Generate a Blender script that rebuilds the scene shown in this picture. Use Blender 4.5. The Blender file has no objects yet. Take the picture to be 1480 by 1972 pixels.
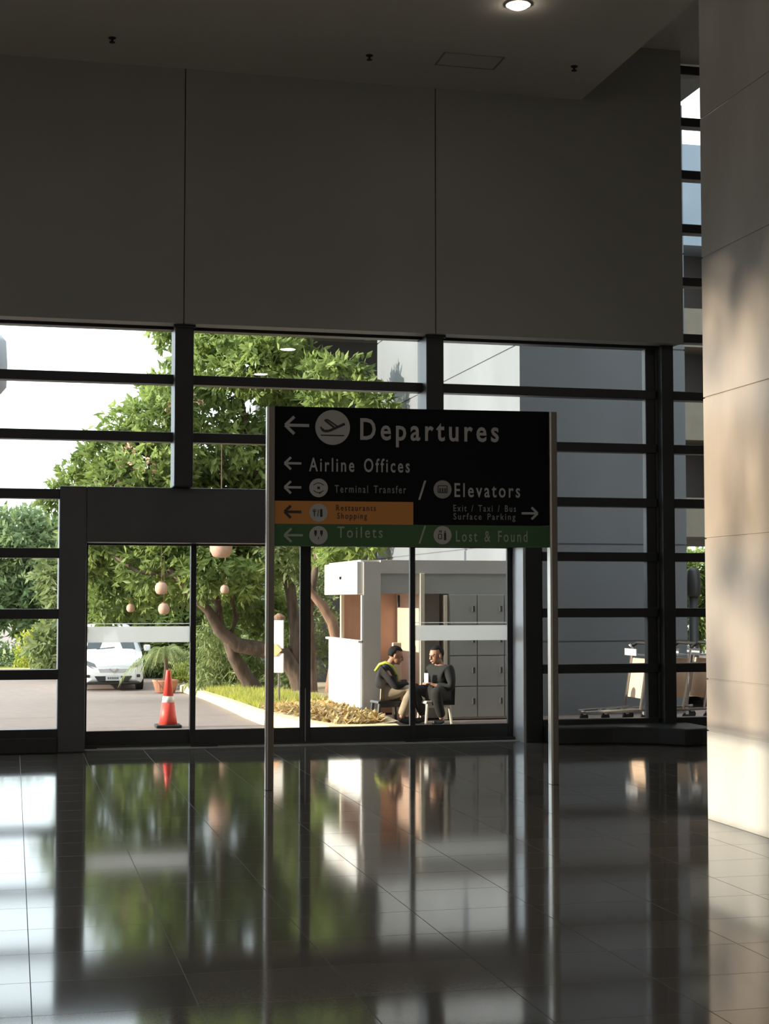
import bpy, bmesh, math, random
from mathutils import Vector, Matrix
import numpy as np
R = math.radians
random.seed(7)
sc = bpy.context.scene
col = sc.collection

# ------------------------------------------------------------------ camera
cam_d = bpy.data.cameras.new('camera')
cam_d.sensor_fit = 'AUTO'; cam_d.sensor_width = 36.0
cam_d.lens = 3000.0 / 1972.0 * 36.0
cam_d.clip_end = 400
cam = bpy.data.objects.new('camera', cam_d); col.objects.link(cam)
cam.location = (0, 0, 1.6)
cam.rotation_euler = (R(90 + 3.22), 0, R(-13.4))
sc.camera = cam

# ------------------------------------------------------------------ sky, sun, exposure
SKY = 3.0
SUN = 8.0
sc.view_settings.view_transform = 'Standard'
sc.view_settings.look = 'None'
sc.view_settings.gamma = 1.0
sc.view_settings.use_curve_mapping = False
sc.view_settings.exposure = 0.3
w = bpy.data.worlds.new('sky'); sc.world = w; w.use_nodes = True
nt = w.node_tree; nt.nodes.clear()
bg = nt.nodes.new('ShaderNodeBackground'); wo = nt.nodes.new('ShaderNodeOutputWorld')
bg.inputs[0].default_value = (0.86, 0.93, 1.0, 1); bg.inputs[1].default_value = SKY
nt.links.new(bg.outputs[0], wo.inputs[0])
sun_d = bpy.data.lights.new('sun', 'SUN'); sun_d.energy = SUN; sun_d.angle = R(0.5)
sun_d.color = (1.0, 0.86, 0.71)
sun = bpy.data.objects.new('sun', sun_d); col.objects.link(sun)
sun.rotation_euler = (0, R(-78), 0)          # low evening sun, shining along +X
sun.location = (-20, 20, 15)
cy = sc.cycles
cy.max_bounces = 10; cy.diffuse_bounces = 5; cy.glossy_bounces = 5
cy.transparent_max_bounces = 24; cy.transmission_bounces = 6
cy.caustics_reflective = True; cy.blur_glossy = 0.5; cy.caustics_refractive = False
cy.sample_clamp_indirect = 6.0

# unseen fill lamps added to brighten the hall, above and behind the camera
for i, (x, y) in enumerate([(-6, -5), (0, -5), (6, -5), (-6, -1), (0, -1), (6, -1), (-6, 3.5), (10, 5)]):
    hd_ = bpy.data.lights.new('hall_fill', 'AREA'); hd_.shape = 'DISK'; hd_.size = 0.35; hd_.energy = 50; hd_.color = (1.0, 0.96, 0.90)
    ho = bpy.data.objects.new('hall_fill', hd_); col.objects.link(ho); ho.location = (x, y, 7.27 if x < 6.2 else 7.92)

# ------------------------------------------------------------------ materials
def new_mat(name):
    m = bpy.data.materials.new(name); m.use_nodes = True
    return m, m.node_tree, m.node_tree.nodes['Principled BSDF']

def mat(name, c, rough=0.5, metal=0.0, var=0.0, scale=3.0, spec=0.5, trans=None, emit=None, bump=0.0, stretch=None):
    m, t, b = new_mat(name)
    b.inputs['Base Color'].default_value = (*c, 1)
    b.inputs['Roughness'].default_value = rough
    b.inputs['Metallic'].default_value = metal
    b.inputs['Specular IOR Level'].default_value = spec
    if var > 0 or bump > 0:
        tc = t.nodes.new('ShaderNodeTexCoord'); mp = t.nodes.new('ShaderNodeMapping')
        if stretch: mp.inputs['Scale'].default_value = stretch
        nz = t.nodes.new('ShaderNodeTexNoise'); nz.inputs['Scale'].default_value = scale; nz.inputs['Detail'].default_value = 6
        t.links.new(tc.outputs['Object'], mp.inputs[0]); t.links.new(mp.outputs[0], nz.inputs['Vector'])
        if var > 0:
            cr = t.nodes.new('ShaderNodeValToRGB')
            cr.color_ramp.elements[0].position = 0.3; cr.color_ramp.elements[1].position = 0.7
            cr.color_ramp.elements[0].color = (*[max(0, v * (1 - var)) for v in c], 1)
            cr.color_ramp.elements[1].color = (*[min(1, v * (1 + var)) for v in c], 1)
            t.links.new(nz.outputs['Fac'], cr.inputs[0]); t.links.new(cr.outputs[0], b.inputs['Base Color'])
        if bump > 0:
            bp = t.nodes.new('ShaderNodeBump'); bp.inputs['Strength'].default_value = bump; bp.inputs['Distance'].default_value = 0.02
            t.links.new(nz.outputs['Fac'], bp.inputs['Height']); t.links.new(bp.outputs[0], b.inputs['Normal'])
    if emit:
        b.inputs['Emission Color'].default_value = (*emit[0], 1); b.inputs['Emission Strength'].default_value = emit[1]
    return m

def leaf_mat(name, c1, c2, scale=1.2, tr=0.45):
    m, t, b = new_mat(name)
    tc = t.nodes.new('ShaderNodeTexCoord')
    nz = t.nodes.new('ShaderNodeTexNoise'); nz.inputs['Scale'].default_value = scale; nz.inputs['Detail'].default_value = 8
    cr = t.nodes.new('ShaderNodeValToRGB')
    cr.color_ramp.elements[0].position = 0.32; cr.color_ramp.elements[1].position = 0.68
    cr.color_ramp.elements[0].color = (*c1, 1); cr.color_ramp.elements[1].color = (*c2, 1)
    t.links.new(tc.outputs['Object'], nz.inputs['Vector']); t.links.new(nz.outputs['Fac'], cr.inputs[0])
    t.links.new(cr.outputs[0], b.inputs['Base Color']); b.inputs['Roughness'].default_value = 0.55
    tl = t.nodes.new('ShaderNodeBsdfTranslucent'); t.links.new(cr.outputs[0], tl.inputs[0])
    mx = t.nodes.new('ShaderNodeMixShader'); mx.inputs[0].default_value = tr
    out = t.nodes['Material Output']
    t.links.new(b.outputs[0], mx.inputs[1]); t.links.new(tl.outputs[0], mx.inputs[2]); t.links.new(mx.outputs[0], out.inputs[0])
    return m

def glass_mat(name, tint=(0.93, 0.96, 0.95), refl=0.5):
    m = bpy.data.materials.new(name); m.use_nodes = True; t = m.node_tree; t.nodes.clear()
    out = t.nodes.new('ShaderNodeOutputMaterial'); tr = t.nodes.new('ShaderNodeBsdfTransparent')
    gl = t.nodes.new('ShaderNodeBsdfGlossy'); fr = t.nodes.new('ShaderNodeFresnel'); mx = t.nodes.new('ShaderNodeMixShader')
    ml = t.nodes.new('ShaderNodeMath'); ml.operation = 'MULTIPLY'; ml.inputs[1].default_value = refl
    tr.inputs[0].default_value = (*tint, 1); gl.inputs['Roughness'].default_value = 0.0; fr.inputs[0].default_value = 1.5
    t.links.new(fr.outputs[0], ml.inputs[0]); t.links.new(ml.outputs[0], mx.inputs[0])
    t.links.new(tr.outputs[0], mx.inputs[1]); t.links.new(gl.outputs[0], mx.inputs[2]); t.links.new(mx.outputs[0], out.inputs[0])
    return m

def frost_mat(name):
    m = bpy.data.materials.new(name); m.use_nodes = True; t = m.node_tree; t.nodes.clear()
    out = t.nodes.new('ShaderNodeOutputMaterial'); tr = t.nodes.new('ShaderNodeBsdfTransparent')
    tl = t.nodes.new('ShaderNodeBsdfTranslucent'); mx = t.nodes.new('ShaderNodeMixShader')
    tl.inputs[0].default_value = (0.9, 0.88, 0.84, 1); tr.inputs[0].default_value = (0.95, 0.95, 0.95, 1)
    mx.inputs[0].default_value = 0.72
    t.links.new(tr.outputs[0], mx.inputs[1]); t.links.new(tl.outputs[0], mx.inputs[2]); t.links.new(mx.outputs[0], out.inputs[0])
    return m

def floor_mat():
    m, t, b = new_mat('polished_granite_tile')
    tc = t.nodes.new('ShaderNodeTexCoord'); mp = t.nodes.new('ShaderNodeMapping')
    mp.inputs['Location'].default_value = (-0.093 + 0.642 * 40, -6.24 + 0.54 * 40, 0)
    br = t.nodes.new('ShaderNodeTexBrick'); br.offset = 0.0
    br.inputs['Scale'].default_value = 1.0; br.inputs['Brick Width'].default_value = 0.642; br.inputs['Row Height'].default_value = 0.54
    br.inputs['Mortar Size'].default_value = 0.0022; br.inputs['Mortar Smooth'].default_value = 0.0; br.inputs['Bias'].default_value = 0.0
    br.inputs['Color1'].default_value = (0.115, 0.105, 0.094, 1); br.inputs['Color2'].default_value = (0.15, 0.137, 0.122, 1)
    br.inputs['Mortar'].default_value = (0.04, 0.038, 0.035, 1)
    nz = t.nodes.new('ShaderNodeTexNoise'); nz.inputs['Scale'].default_value = 90; nz.inputs['Detail'].default_value = 4
    mixc = t.nodes.new('ShaderNodeMixRGB'); mixc.blend_type = 'OVERLAY'; mixc.inputs[0].default_value = 0.35
    t.links.new(tc.outputs['Object'], mp.inputs[0]); t.links.new(mp.outputs[0], br.inputs['Vector'])
    t.links.new(tc.outputs['Object'], nz.inputs['Vector'])
    t.links.new(br.outputs['Color'], mixc.inputs[1]); t.links.new(nz.outputs['Color'], mixc.inputs[2])
    t.links.new(mixc.outputs[0], b.inputs['Base Color'])
    n2 = t.nodes.new('ShaderNodeTexNoise'); n2.inputs['Scale'].default_value = 1.1; n2.inputs['Detail'].default_value = 5
    mr = t.nodes.new('ShaderNodeMapRange'); mr.inputs[3].default_value = 0.045; mr.inputs[4].default_value = 0.10
    t.links.new(tc.outputs['Object'], n2.inputs['Vector']); t.links.new(n2.outputs['Fac'], mr.inputs[0])
    ad = t.nodes.new('ShaderNodeMath'); ad.operation = 'MULTIPLY_ADD'; ad.inputs[1].default_value = 0.5
    t.links.new(br.outputs['Fac'], ad.inputs[0]); t.links.new(mr.outputs[0], ad.inputs[2])
    t.links.new(ad.outputs[0], b.inputs['Roughness'])
    b.inputs['IOR'].default_value = 1.55
    return m

def pillar_mat():
    m, t, b = new_mat('pillar_cladding')
    tc = t.nodes.new('ShaderNodeTexCoord'); mp = t.nodes.new('ShaderNodeMapping'); mp.inputs['Scale'].default_value = (1, 1, 0.35)
    nz = t.nodes.new('ShaderNodeTexNoise'); nz.inputs['Scale'].default_value = 2.2; nz.inputs['Detail'].default_value = 7
    cr = t.nodes.new('ShaderNodeValToRGB')
    cr.color_ramp.elements[0].position = 0.3; cr.color_ramp.elements[1].position = 0.72
    cr.color_ramp.elements[0].color = (0.46, 0.43, 0.39, 1); cr.color_ramp.elements[1].color = (0.59, 0.555, 0.505, 1)
    t.links.new(tc.outputs['Object'], mp.inputs[0]); t.links.new(mp.outputs[0], nz.inputs['Vector'])
    t.links.new(nz.outputs['Fac'], cr.inputs[0]); t.links.new(cr.outputs[0], b.inputs['Base Color'])
    mr = t.nodes.new('ShaderNodeMapRange'); mr.inputs[3].default_value = 0.22; mr.inputs[4].default_value = 0.42
    t.links.new(nz.outputs['Fac'], mr.inputs[0]); t.links.new(mr.outputs[0], b.inputs['Roughness'])
    return m

M = {}
M['floor'] = floor_mat()
M['pillar'] = pillar_mat()
M['bulkhead'] = mat('bulkhead_panel_grey', (0.36, 0.355, 0.33), 0.6, var=0.05, scale=0.7)
M['joint'] = mat('dark_joint', (0.04, 0.04, 0.04), 0.8)
M['ceiling'] = mat('ceiling_board', (0.66, 0.61, 0.55), 0.8, var=0.03, scale=0.5)
M['hall'] = mat('hall_wall_grey', (0.3, 0.28, 0.26), 0.8, var=0.05)
M['frame'] = mat('charcoal_window_metal', (0.032, 0.034, 0.036), 0.42, var=0.15, scale=2)
M['frame_grey'] = mat('grey_portal_metal', (0.11, 0.115, 0.125), 0.45, var=0.1, scale=1.5)
M['jamb'] = mat('pale_jamb_metal', (0.55, 0.56, 0.58), 0.35, 0.3, var=0.08)
M['steel'] = mat('brushed_steel', (0.62, 0.59, 0.55), 0.32, 0.9, var=0.06, scale=30, stretch=(1, 1, 0.05))
M['steel_dark'] = mat('dull_post_metal', (0.2, 0.18, 0.16), 0.42, 0.5, var=0.08, scale=12, stretch=(1, 1, 0.1))
M['glass'] = glass_mat('clear_window_glass')
M['tinted'] = glass_mat('sun_dimming_glass', (0.72, 0.69, 0.645), 0.5)  # dims the sun through the added left opening
M['frost'] = frost_mat('frosted_band_film')
M['black'] = mat('sign_black', (0.004, 0.004, 0.006), 0.7, spec=0.15)
M['orange_panel'] = mat('sign_amber', (0.5, 0.2, 0.03), 0.5)
M['green_panel'] = mat('sign_green', (0.022, 0.1, 0.024), 0.5)
M['sign_white'] = mat('sign_lettering_white', (0.38, 0.385, 0.38), 0.5)
M['sign_dim'] = mat('sign_lettering_thin', (0.25, 0.255, 0.25), 0.5)
M['sign_greenish'] = mat('sign_lettering_pale_green', (0.3, 0.36, 0.28), 0.5)
M['sign_black_ink'] = mat('sign_black_ink', (0.01, 0.01, 0.01), 0.5)
M['road'] = mat('asphalt', (0.235, 0.18, 0.155), 0.9, var=0.12, scale=5, bump=0.3)
M['apron'] = mat('pale_paving', (0.24, 0.22, 0.20), 0.9, var=0.1, scale=4)
M['kerb'] = mat('pale_yellow_kerb', (0.75, 0.62, 0.33), 0.8, var=0.15, scale=4)
M['soil'] = mat('leaf_strewn_soil', (0.36, 0.27, 0.15), 0.95, var=0.45, scale=9, bump=0.6)
M['pier'] = mat('pier_cladding_grey', (0.165, 0.175, 0.188), 0.6, var=0.1, scale=0.9, stretch=(1, 1, 0.4))
M['roof'] = mat('canopy_soffit', (0.07, 0.068, 0.065), 0.8)
M['dark_wall'] = mat('dark_building_wall', (0.028, 0.027, 0.025), 0.7, var=0.1)
M['far_band'] = mat('far_building_panel', (0.15, 0.185, 0.22), 0.7, var=0.08, scale=0.6)
M['far_beam'] = mat('far_building_beam', (0.105, 0.09, 0.065), 0.8, var=0.1)
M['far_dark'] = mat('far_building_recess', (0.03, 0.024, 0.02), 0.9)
M['bark'] = mat('tree_bark', (0.105, 0.07, 0.05), 0.9, var=0.4, scale=9, bump=0.8, stretch=(1, 1, 0.3))
M['bark_light'] = mat('reddish_bark', (0.23, 0.13, 0.085), 0.9, var=0.35, scale=9, bump=0.8, stretch=(1, 1, 0.3))
M['leaf'] = leaf_mat('tree_leaf', (0.12, 0.175, 0.045), (0.34, 0.43, 0.125))
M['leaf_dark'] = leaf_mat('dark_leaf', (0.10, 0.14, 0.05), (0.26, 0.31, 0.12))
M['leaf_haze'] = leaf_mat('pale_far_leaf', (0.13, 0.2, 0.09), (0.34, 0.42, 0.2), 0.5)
M['leaf_yellow'] = leaf_mat('yellow_green_leaf', (0.26, 0.32, 0.04), (0.52, 0.52, 0.1), 1.5)
M['leaf_palm'] = leaf_mat('palm_leaf', (0.14, 0.2, 0.06), (0.36, 0.4, 0.16), 2.0)
M['leaf_dry'] = leaf_mat('dry_leaf', (0.4, 0.26, 0.09), (0.62, 0.46, 0.2), 3.0, 0.2)
M['blossom'] = mat('pale_pink_blossom', (0.75, 0.5, 0.4), 0.7)
M['grass'] = leaf_mat('grass_blade', (0.3, 0.34, 0.05), (0.52, 0.5, 0.12), 2.0)
M['cone'] = mat('cone_orange_red', (0.80, 0.075, 0.055), 0.5)
M['cone_white'] = mat('cone_white_sleeve', (0.85, 0.8, 0.75), 0.4)
M['rubber'] = mat('black_rubber', (0.02, 0.018, 0.017), 0.75)
M['van'] = mat('white_car_paint', (0.80, 0.80, 0.80), 0.2, spec=0.6)
M['van_glass'] = mat('tinted_windscreen', (0.03, 0.04, 0.045), 0.08)
M['van_black'] = mat('black_car_plastic', (0.02, 0.02, 0.02), 0.5)
M['chrome'] = mat('chrome', (0.7, 0.7, 0.72), 0.15, 1.0)
M['lamp_glass'] = mat('headlamp_lens', (0.35, 0.38, 0.42), 0.08, 0.4)
M['plate'] = mat('plate_white', (0.55, 0.55, 0.55), 0.5)
M['plate_ink'] = mat('plate_ink', (0.05, 0.06, 0.06), 0.5)
M['kiosk'] = mat('kiosk_laminate', (0.60, 0.56, 0.52), 0.55, var=0.03)
M['kiosk_white'] = mat('kiosk_white_panel', (0.85, 0.83, 0.8), 0.5)
M['kiosk_brown'] = mat('kiosk_inside_board', (0.56, 0.38, 0.29), 0.7, var=0.06)
M['locker'] = mat('locker_grey', (0.44, 0.43, 0.405), 0.5, var=0.04)
M['locker_lock'] = mat('locker_lock_dark', (0.08, 0.08, 0.08), 0.4)
M['cream'] = mat('cream_post', (0.78, 0.68, 0.52), 0.5)
M['pastel_a'] = mat('pale_pink_print', (0.85, 0.62, 0.62), 0.6)
M['pastel_b'] = mat('pale_yellow_print', (0.82, 0.76, 0.52), 0.6)
M['skin'] = mat('skin', (0.42, 0.22, 0.14), 0.5)
M['hair'] = mat('black_hair', (0.008, 0.007, 0.007), 0.75, spec=0.2)
M['jacket'] = mat('dark_green_jacket', (0.011, 0.0125, 0.0105), 0.9, var=0.2, scale=12)
M['trousers'] = mat('dark_trousers', (0.010, 0.010, 0.008), 0.9, var=0.2, scale=12)
M['navy'] = mat('dark_grey_uniform', (0.016, 0.014, 0.016), 0.9, var=0.2, scale=12)
M['khaki'] = mat('khaki_trousers', (0.36, 0.28, 0.19), 0.85, var=0.15, scale=12)
M['lime'] = mat('lime_reflective_strap', (0.55, 0.62, 0.06), 0.5)
M['shoe'] = mat('black_shoe', (0.015, 0.014, 0.013), 0.4)
M['paper'] = mat('white_paper', (0.7, 0.68, 0.66), 0.7)
M['stool_white'] = mat('cream_plastic', (0.62, 0.56, 0.46), 0.4)
M['stool_dark'] = mat('charcoal_plastic', (0.045, 0.04, 0.038), 0.4)
M['trolley_board'] = mat('trolley_board', (0.66, 0.48, 0.34), 0.5, var=0.05)
M['pot'] = mat('terracotta', (0.42, 0.2, 0.12), 0.8, var=0.15)
M['lantern'] = mat('pale_terracotta_lantern', (0.5, 0.31, 0.23), 0.7, var=0.1, scale=6)
M['board_white'] = mat('white_notice_board', (0.88, 0.86, 0.82), 0.5)
M['arrow_orange'] = mat('orange_arrow_print', (0.8, 0.42, 0.2), 0.6)
M['lamp_on'] = mat('downlight_lens', (1, 0.95, 0.85), 0.4, emit=((1, 0.9, 0.75), 30.0))
M['lamp_off'] = mat('downlight_lens_unlit', (0.7, 0.68, 0.65), 0.4)
M['sprinkler'] = mat('sprinkler_metal', (0.03, 0.03, 0.03), 0.5, 0.5)
M['lamp_grey'] = mat('street_lamp_grey', (0.35, 0.37, 0.4), 0.5)

# ------------------------------------------------------------------ mesh helpers
class MB:
    def __init__(s): s.v = []; s.f = []
    def add(s, vs, fs):
        o = len(s.v); s.v += [tuple(p) for p in vs]; s.f += [tuple(i + o for i in q) for q in fs]; return s
    def box(s, x0, x1, y0, y1, z0, z1):
        return s.add([(x0,y0,z0),(x1,y0,z0),(x1,y1,z0),(x0,y1,z0),(x0,y0,z1),(x1,y0,z1),(x1,y1,z1),(x0,y1,z1)],
                     [(0,3,2,1),(4,5,6,7),(0,1,5,4),(1,2,6,5),(2,3,7,6),(3,0,4,7)])
    def prism(s, poly, axis, a, b):
        """polygon in the two remaining axes, extruded along axis from a to b"""
        def P(u, v, t):
            return {'x': (t, u, v), 'y': (u, t, v), 'z': (u, v, t)}[axis]
        n = len(poly)
        vs = [P(u, v, a) for u, v in poly] + [P(u, v, b) for u, v in poly]
        fs = [tuple(range(n))[::-1], tuple(range(n, 2 * n))] + [(i, (i + 1) % n, n + (i + 1) % n, n + i) for i in range(n)]
        return s.add(vs, fs)
    def tube(s, pts, rad, n=10, cap=True):
        pts = [Vector(p) for p in pts]
        if not hasattr(rad, '__len__'): rad = [rad] * len(pts)
        ref = Vector((0.13, 0.31, 0.94)); vs = []; fs = []
        for i, p in enumerate(pts):
            d = (pts[min(i + 1, len(pts) - 1)] - pts[max(i - 1, 0)]).normalized()
            a = d.cross(ref if abs(d.dot(ref)) < .95 else Vector((1, 0, 0))).normalized(); b = d.cross(a)
            for k in range(n):
                t = 2 * math.pi * k / n; vs.append(p + (a * math.cos(t) + b * math.sin(t)) * rad[i])
        for i in range(len(pts) - 1):
            for k in range(n):
                k2 = (k + 1) % n; fs.append((i*n+k, i*n+k2, (i+1)*n+k2, (i+1)*n+k))
        if cap: fs += [tuple(range(n))[::-1], tuple(range((len(pts)-1)*n, len(pts)*n))]
        return s.add(vs, fs)
    def lathe(s, prof, n=24, c=(0, 0, 0)):
        vs = []; fs = []
        for r, z in prof:
            for k in range(n):
                t = 2*math.pi*k/n; vs.append((c[0]+r*math.cos(t), c[1]+r*math.sin(t), c[2]+z))
        for i in range(len(prof)-1):
            for k in range(n):
                k2 = (k+1) % n; fs.append((i*n+k, i*n+k2, (i+1)*n+k2, (i+1)*n+k))
        fs += [tuple(range(n))[::-1], tuple(range((len(prof)-1)*n, len(prof)*n))]
        return s.add(vs, fs)
    def disc_y(s, cx, cz, r, y0, y1, n=40):
        return s.prism([(cx + r*math.cos(2*math.pi*k/n), cz + r*math.sin(2*math.pi*k/n)) for k in range(n)], 'y', y0, y1)
    def build(s, name, m, parent=None, bevel=0.0, smooth=False, loc=None):
        me = bpy.data.meshes.new(name); me.from_pydata(s.v, [], s.f)
        bm = bmesh.new(); bm.from_mesh(me); bmesh.ops.recalc_face_normals(bm, faces=bm.faces); bm.to_mesh(me); bm.free()
        o = bpy.data.objects.new(name, me); col.objects.link(o)
        me.materials.append(m if not isinstance(m, str) else M[m])
        if parent: o.parent = parent
        if loc: o.location = loc
        if smooth:
            for p in me.polygons: p.use_smooth = True
        if bevel:
            b = o.modifiers.new('bevel', 'BEVEL'); b.width = bevel; b.segments = 2; b.limit_method = 'ANGLE'
        return o

def tag(o, label=None, cat=None, group=None, kind=None):
    if label: o['label'] = label
    if cat: o['category'] = cat
    if group: o['group'] = group
    if kind: o['kind'] = kind
    return o
def empty(name, loc=(0, 0, 0), rz=0.0, label=None, cat=None, group=None, kind=None):
    o = bpy.data.objects.new(name, None); col.objects.link(o); o.empty_display_size = 0.2
    o.location = loc; o.rotation_euler = (0, 0, rz)
    return tag(o, label, cat, group, kind)
def structure(o): o['kind'] = 'structure'; return o
def copy_tree(o, parent=None):
    c = o.copy(); col.objects.link(c)
    if parent: c.parent = parent
    for ch in list(o.children): copy_tree(ch, c)
    return c

# ------------------------------------------------------------------ the hall
YW = 16.75
structure(MB().box(-10, 13.2, -8, 16.9, -0.15, 0).build('floor', 'floor'))
c = MB(); c.box(-10, 6.22, -8, 16.45, 7.28, 7.55)
structure(c.build('ceiling', 'ceiling'))
c = MB(); c.box(6.22, 13.2, -8, 16.9, 7.95, 8.2); c.box(6.22, 6.3, -8, 16.45, 7.55, 7.95); c.box(-10, 6.22, -8, 16.9, 7.95, 8.2)
structure(c.build('ceiling_upper', 'ceiling'))
# bulkhead over the glazing, in big panels with fine joints
b = MB(); xs = [-9.98, -6.58, -3.81, -1.04, 1.73, 4.50, 7.44]
for a0, a1 in zip(xs[:-1], xs[1:]):
    b.box(a0 + (0.006 if a0 > -9 else 0), a1 - (0.006 if a1 < 7.4 else 0), 16.45, 16.53, 4.53, 7.95)
b.box(-9.98, 7.43, 16.53, 16.70, 4.535, 7.95)
structure(b.build('wall_front', 'bulkhead'))
# side and rear walls out of view; left opening added to aim sun at the pillar
b = MB(); b.box(-10.2, -10, -8, 16.9, 0, 3.18); b.box(-10.2, -10, -8, 16.9, 7.28, 8.0); b.box(-10.2, -10, -8, 7.6, 3.18, 7.28); b.box(-10.2, -10, 10.8, 16.9, 3.18, 7.28)
structure(b.build('wall_left', 'hall'))
lw = structure(empty('window_9', (-10, 7.6, 3.18)))  # unseen window added to shape the sunbeam on the pillar
MB().box(-0.16, -0.06, 0, 3.2, 0.655, 0.685).build('transom', 'frame', lw)
MB().box(-0.12, -0.105, 0, 3.2, 0.685, 4.1).build('glass_pane', 'tinted', lw)  # weakens the sun above the pillar base
MB().box(-0.12, -0.105, 0, 3.2, 0.0, 0.655).build('glass_pane', 'glass', lw)
structure(MB().box(13.2, 13.4, -8, 16.9, 0, 8).build('wall_right', 'hall'))
structure(MB().box(-10, 13.2, -8.2, -8, 0, 8).build('wall_back', 'hall'))

# curtain wall: one window per bay, transoms every 0.625 m
TZ = [0.195, 0.816, 1.450, 2.090, 2.715, 3.345, 3.970]
MX = [-9.3, -6.56, -3.79, -1.02, 1.75, 4.52, 7.25, 10.0, 12.9]
PORTAL = (0.47, 5.83, 2.80)       # the door portal cuts into these bays
def bay(idx, x0, x1, ztop, levels, lo):
    root = structure(empty('window_%d' % idx, (x0, YW, 0)))
    def loc(x): return x - x0
    spans = {}
    for z in levels:
        segs = [(x0, x1)]
        if z < PORTAL[2]:
            segs = []
            if x0 < PORTAL[0]: segs.append((x0, min(x1, PORTAL[0])))
            if x1 > PORTAL[1]: segs.append((max(x0, PORTAL[1]), x1))
        for s0, s1 in segs:
            h = 0.052
            MB().box(loc(s0), loc(s1), 0.0, 0.16, z - h, z + h).build('transom', 'frame', root, bevel=0.006)
    g = MB()
    if x0 < PORTAL[0] < x1 or x0 >= PORTAL[0] and x1 <= PORTAL[1] or x0 < PORTAL[1] < x1:
        g.box(loc(x0), loc(x1), 0.07, 0.085, PORTAL[2], ztop)
        if x0 < PORTAL[0]: g.box(loc(x0), loc(PORTAL[0]), 0.07, 0.085, lo, PORTAL[2])
        if x1 > PORTAL[1]: g.box(loc(PORTAL[1]), loc(x1), 0.07, 0.085, lo, PORTAL[2])
    else:
        g.box(loc(x0), loc(x1), 0.07, 0.085, lo, ztop)
    g.build('glass_pane', 'glass', root)
    return root
for i in range(len(MX) - 1):
    hi = i >= 6
    lv = list(TZ)
    if hi: lv += [4.65, 5.32, 5.95, 6.59, 7.22, 7.84]
    else: lv += [4.56]
    root = bay(i + 1, MX[i], MX[i + 1], 7.95 if hi else 4.6, lv, 0.15)
    # the mullion that closes the bay on its right
    xm = MX[i + 1]
    if abs(xm - 7.25) < .01:
        mm = MB().box(xm - 0.145 - MX[i], xm - 0.025 - MX[i], 0.02, 0.13, 0.15, 4.6)
        mm.build('mullion', 'frame', root, bevel=0.01)
        MB().box(xm - 0.006 - MX[i], xm + 0.145 - MX[i], -0.12, 0.22, 0.15, 4.6).build('mullion', 'frame', root, bevel=0.01)
        MB().box(xm - 0.022 - MX[i], xm - 0.009 - MX[i], 0.0, 0.05, 0.2, 4.55).build('mullion_seam', 'steel_dark', root)
    else:
        lo = PORTAL[2] if PORTAL[0] < xm < PORTAL[1] else 0.15
        hi2 = 4.6 if i < 6 else 7.95
        MB().box(xm - 0.10 - MX[i], xm + 0.10 - MX[i], -0.20, 0.20, lo, hi2).build('mullion', 'frame', root, bevel=0.012)
        if i < 6:
            MB().box(xm - 0.115 - MX[i], xm + 0.115 - MX[i], -0.225, -0.2, 4.50, 4.56).build('mullion_cap', 'frame', root)
# sill kerbs at the floor
structure(MB().box(-9.9, 0.47, 16.70, 17.0, 0, 0.16).build('trim_1', 'frame', bevel=0.01))
s = MB()
pl = [(5.83, 16.55), (7.05, 16.52)]
arc = [(7.05 + 0.62 * math.sin(t), 16.17 - 0.35 * math.cos(t) * -1) for t in [R(a) for a in range(0, 181, 15)]]
poly = [(5.83, 16.98), (5.83, 16.40), (6.5, 16.36), (6.95, 16.12)] + [(7.15 + 0.42*math.sin(R(a)), 16.30 - 0.42*math.cos(R(a))) for a in range(0, 100, 12)] + [(7.57, 16.6), (7.57, 16.98)]
s.prism(poly, 'z', 0, 0.19)
structure(s.build('trim_2', 'frame', bevel=0.02))
structure(MB().box(7.57, 13.2, 16.72, 16.98, 0, 0.14).build('trim_3', 'frame', bevel=0.01))

# automatic door portal with two fixed and two sliding leaves
d = structure(empty('door_1', (0.47, 16.75, 0)))
def L(x): return x - 0.47
MB().box(0, L(0.755), 0.0, 0.52, 0, 2.8).build('portal_post', 'frame_grey', d, bevel=0.012)
MB().box(L(5.63), L(5.83), 0.0, 0.46, 0, 2.8).build('portal_post', 'frame', d, bevel=0.012)
MB().box(L(0.755), L(5.63), 0.0, 0.52, 2.21, 2.8).build('portal_header', 'frame_grey', d, bevel=0.012)
MB().box(L(5.60), L(5.63), 0.01, 0.44, 0.0, 2.21).build('portal_jamb', 'jamb', d)
MB().box(L(0.755), L(5.60), 0.32, 0.50, 0, 0.035).build('floor_track', 'frame', d)
MB().box(L(0.9), L(1.9), 0.28, 0.32, 0.0, 0.012).build('threshold_strip', 'steel', d)
MB().box(L(2.2), L(4.3), 0.28, 0.32, 0.0, 0.012).build('threshold_strip', 'steel', d)
def leaf(x0, x1, y, stl, str_, band):
    r = empty('door_leaf', (L(x0), y, 0)); r.parent = d
    W_ = x1 - x0
    f = MB(); f.box(0, stl, 0, 0.05, 0.03, 2.21); f.box(W_ - str_, W_, 0, 0.05, 0.03, 2.21); f.box(stl, W_ - str_, 0, 0.05, 0.03, 0.185); f.box(stl, W_ - str_, 0, 0.05, 2.19, 2.21)
    f.build('leaf_frame', 'frame', r, bevel=0.004)
    MB().box(stl, W_ - str_, 0.02, 0.032, 0.185, 2.19).build('glass_pane', 'glass', r)
    if band:
        MB().box(stl, W_ - str_, 0.014, 0.018, 1.136, 1.309).build('frosted_band', 'frost', r)
        MB().box(stl, W_ - str_, 0.014, 0.018, 1.335, 1.343).build('frosted_band', 'frost', r)
    return r
leaf(0.755, 1.925, 0.40, 0.035, 0.03, True)
leaf(1.895, 3.175, 0.34, 0.06, 0.065, False)
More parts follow.
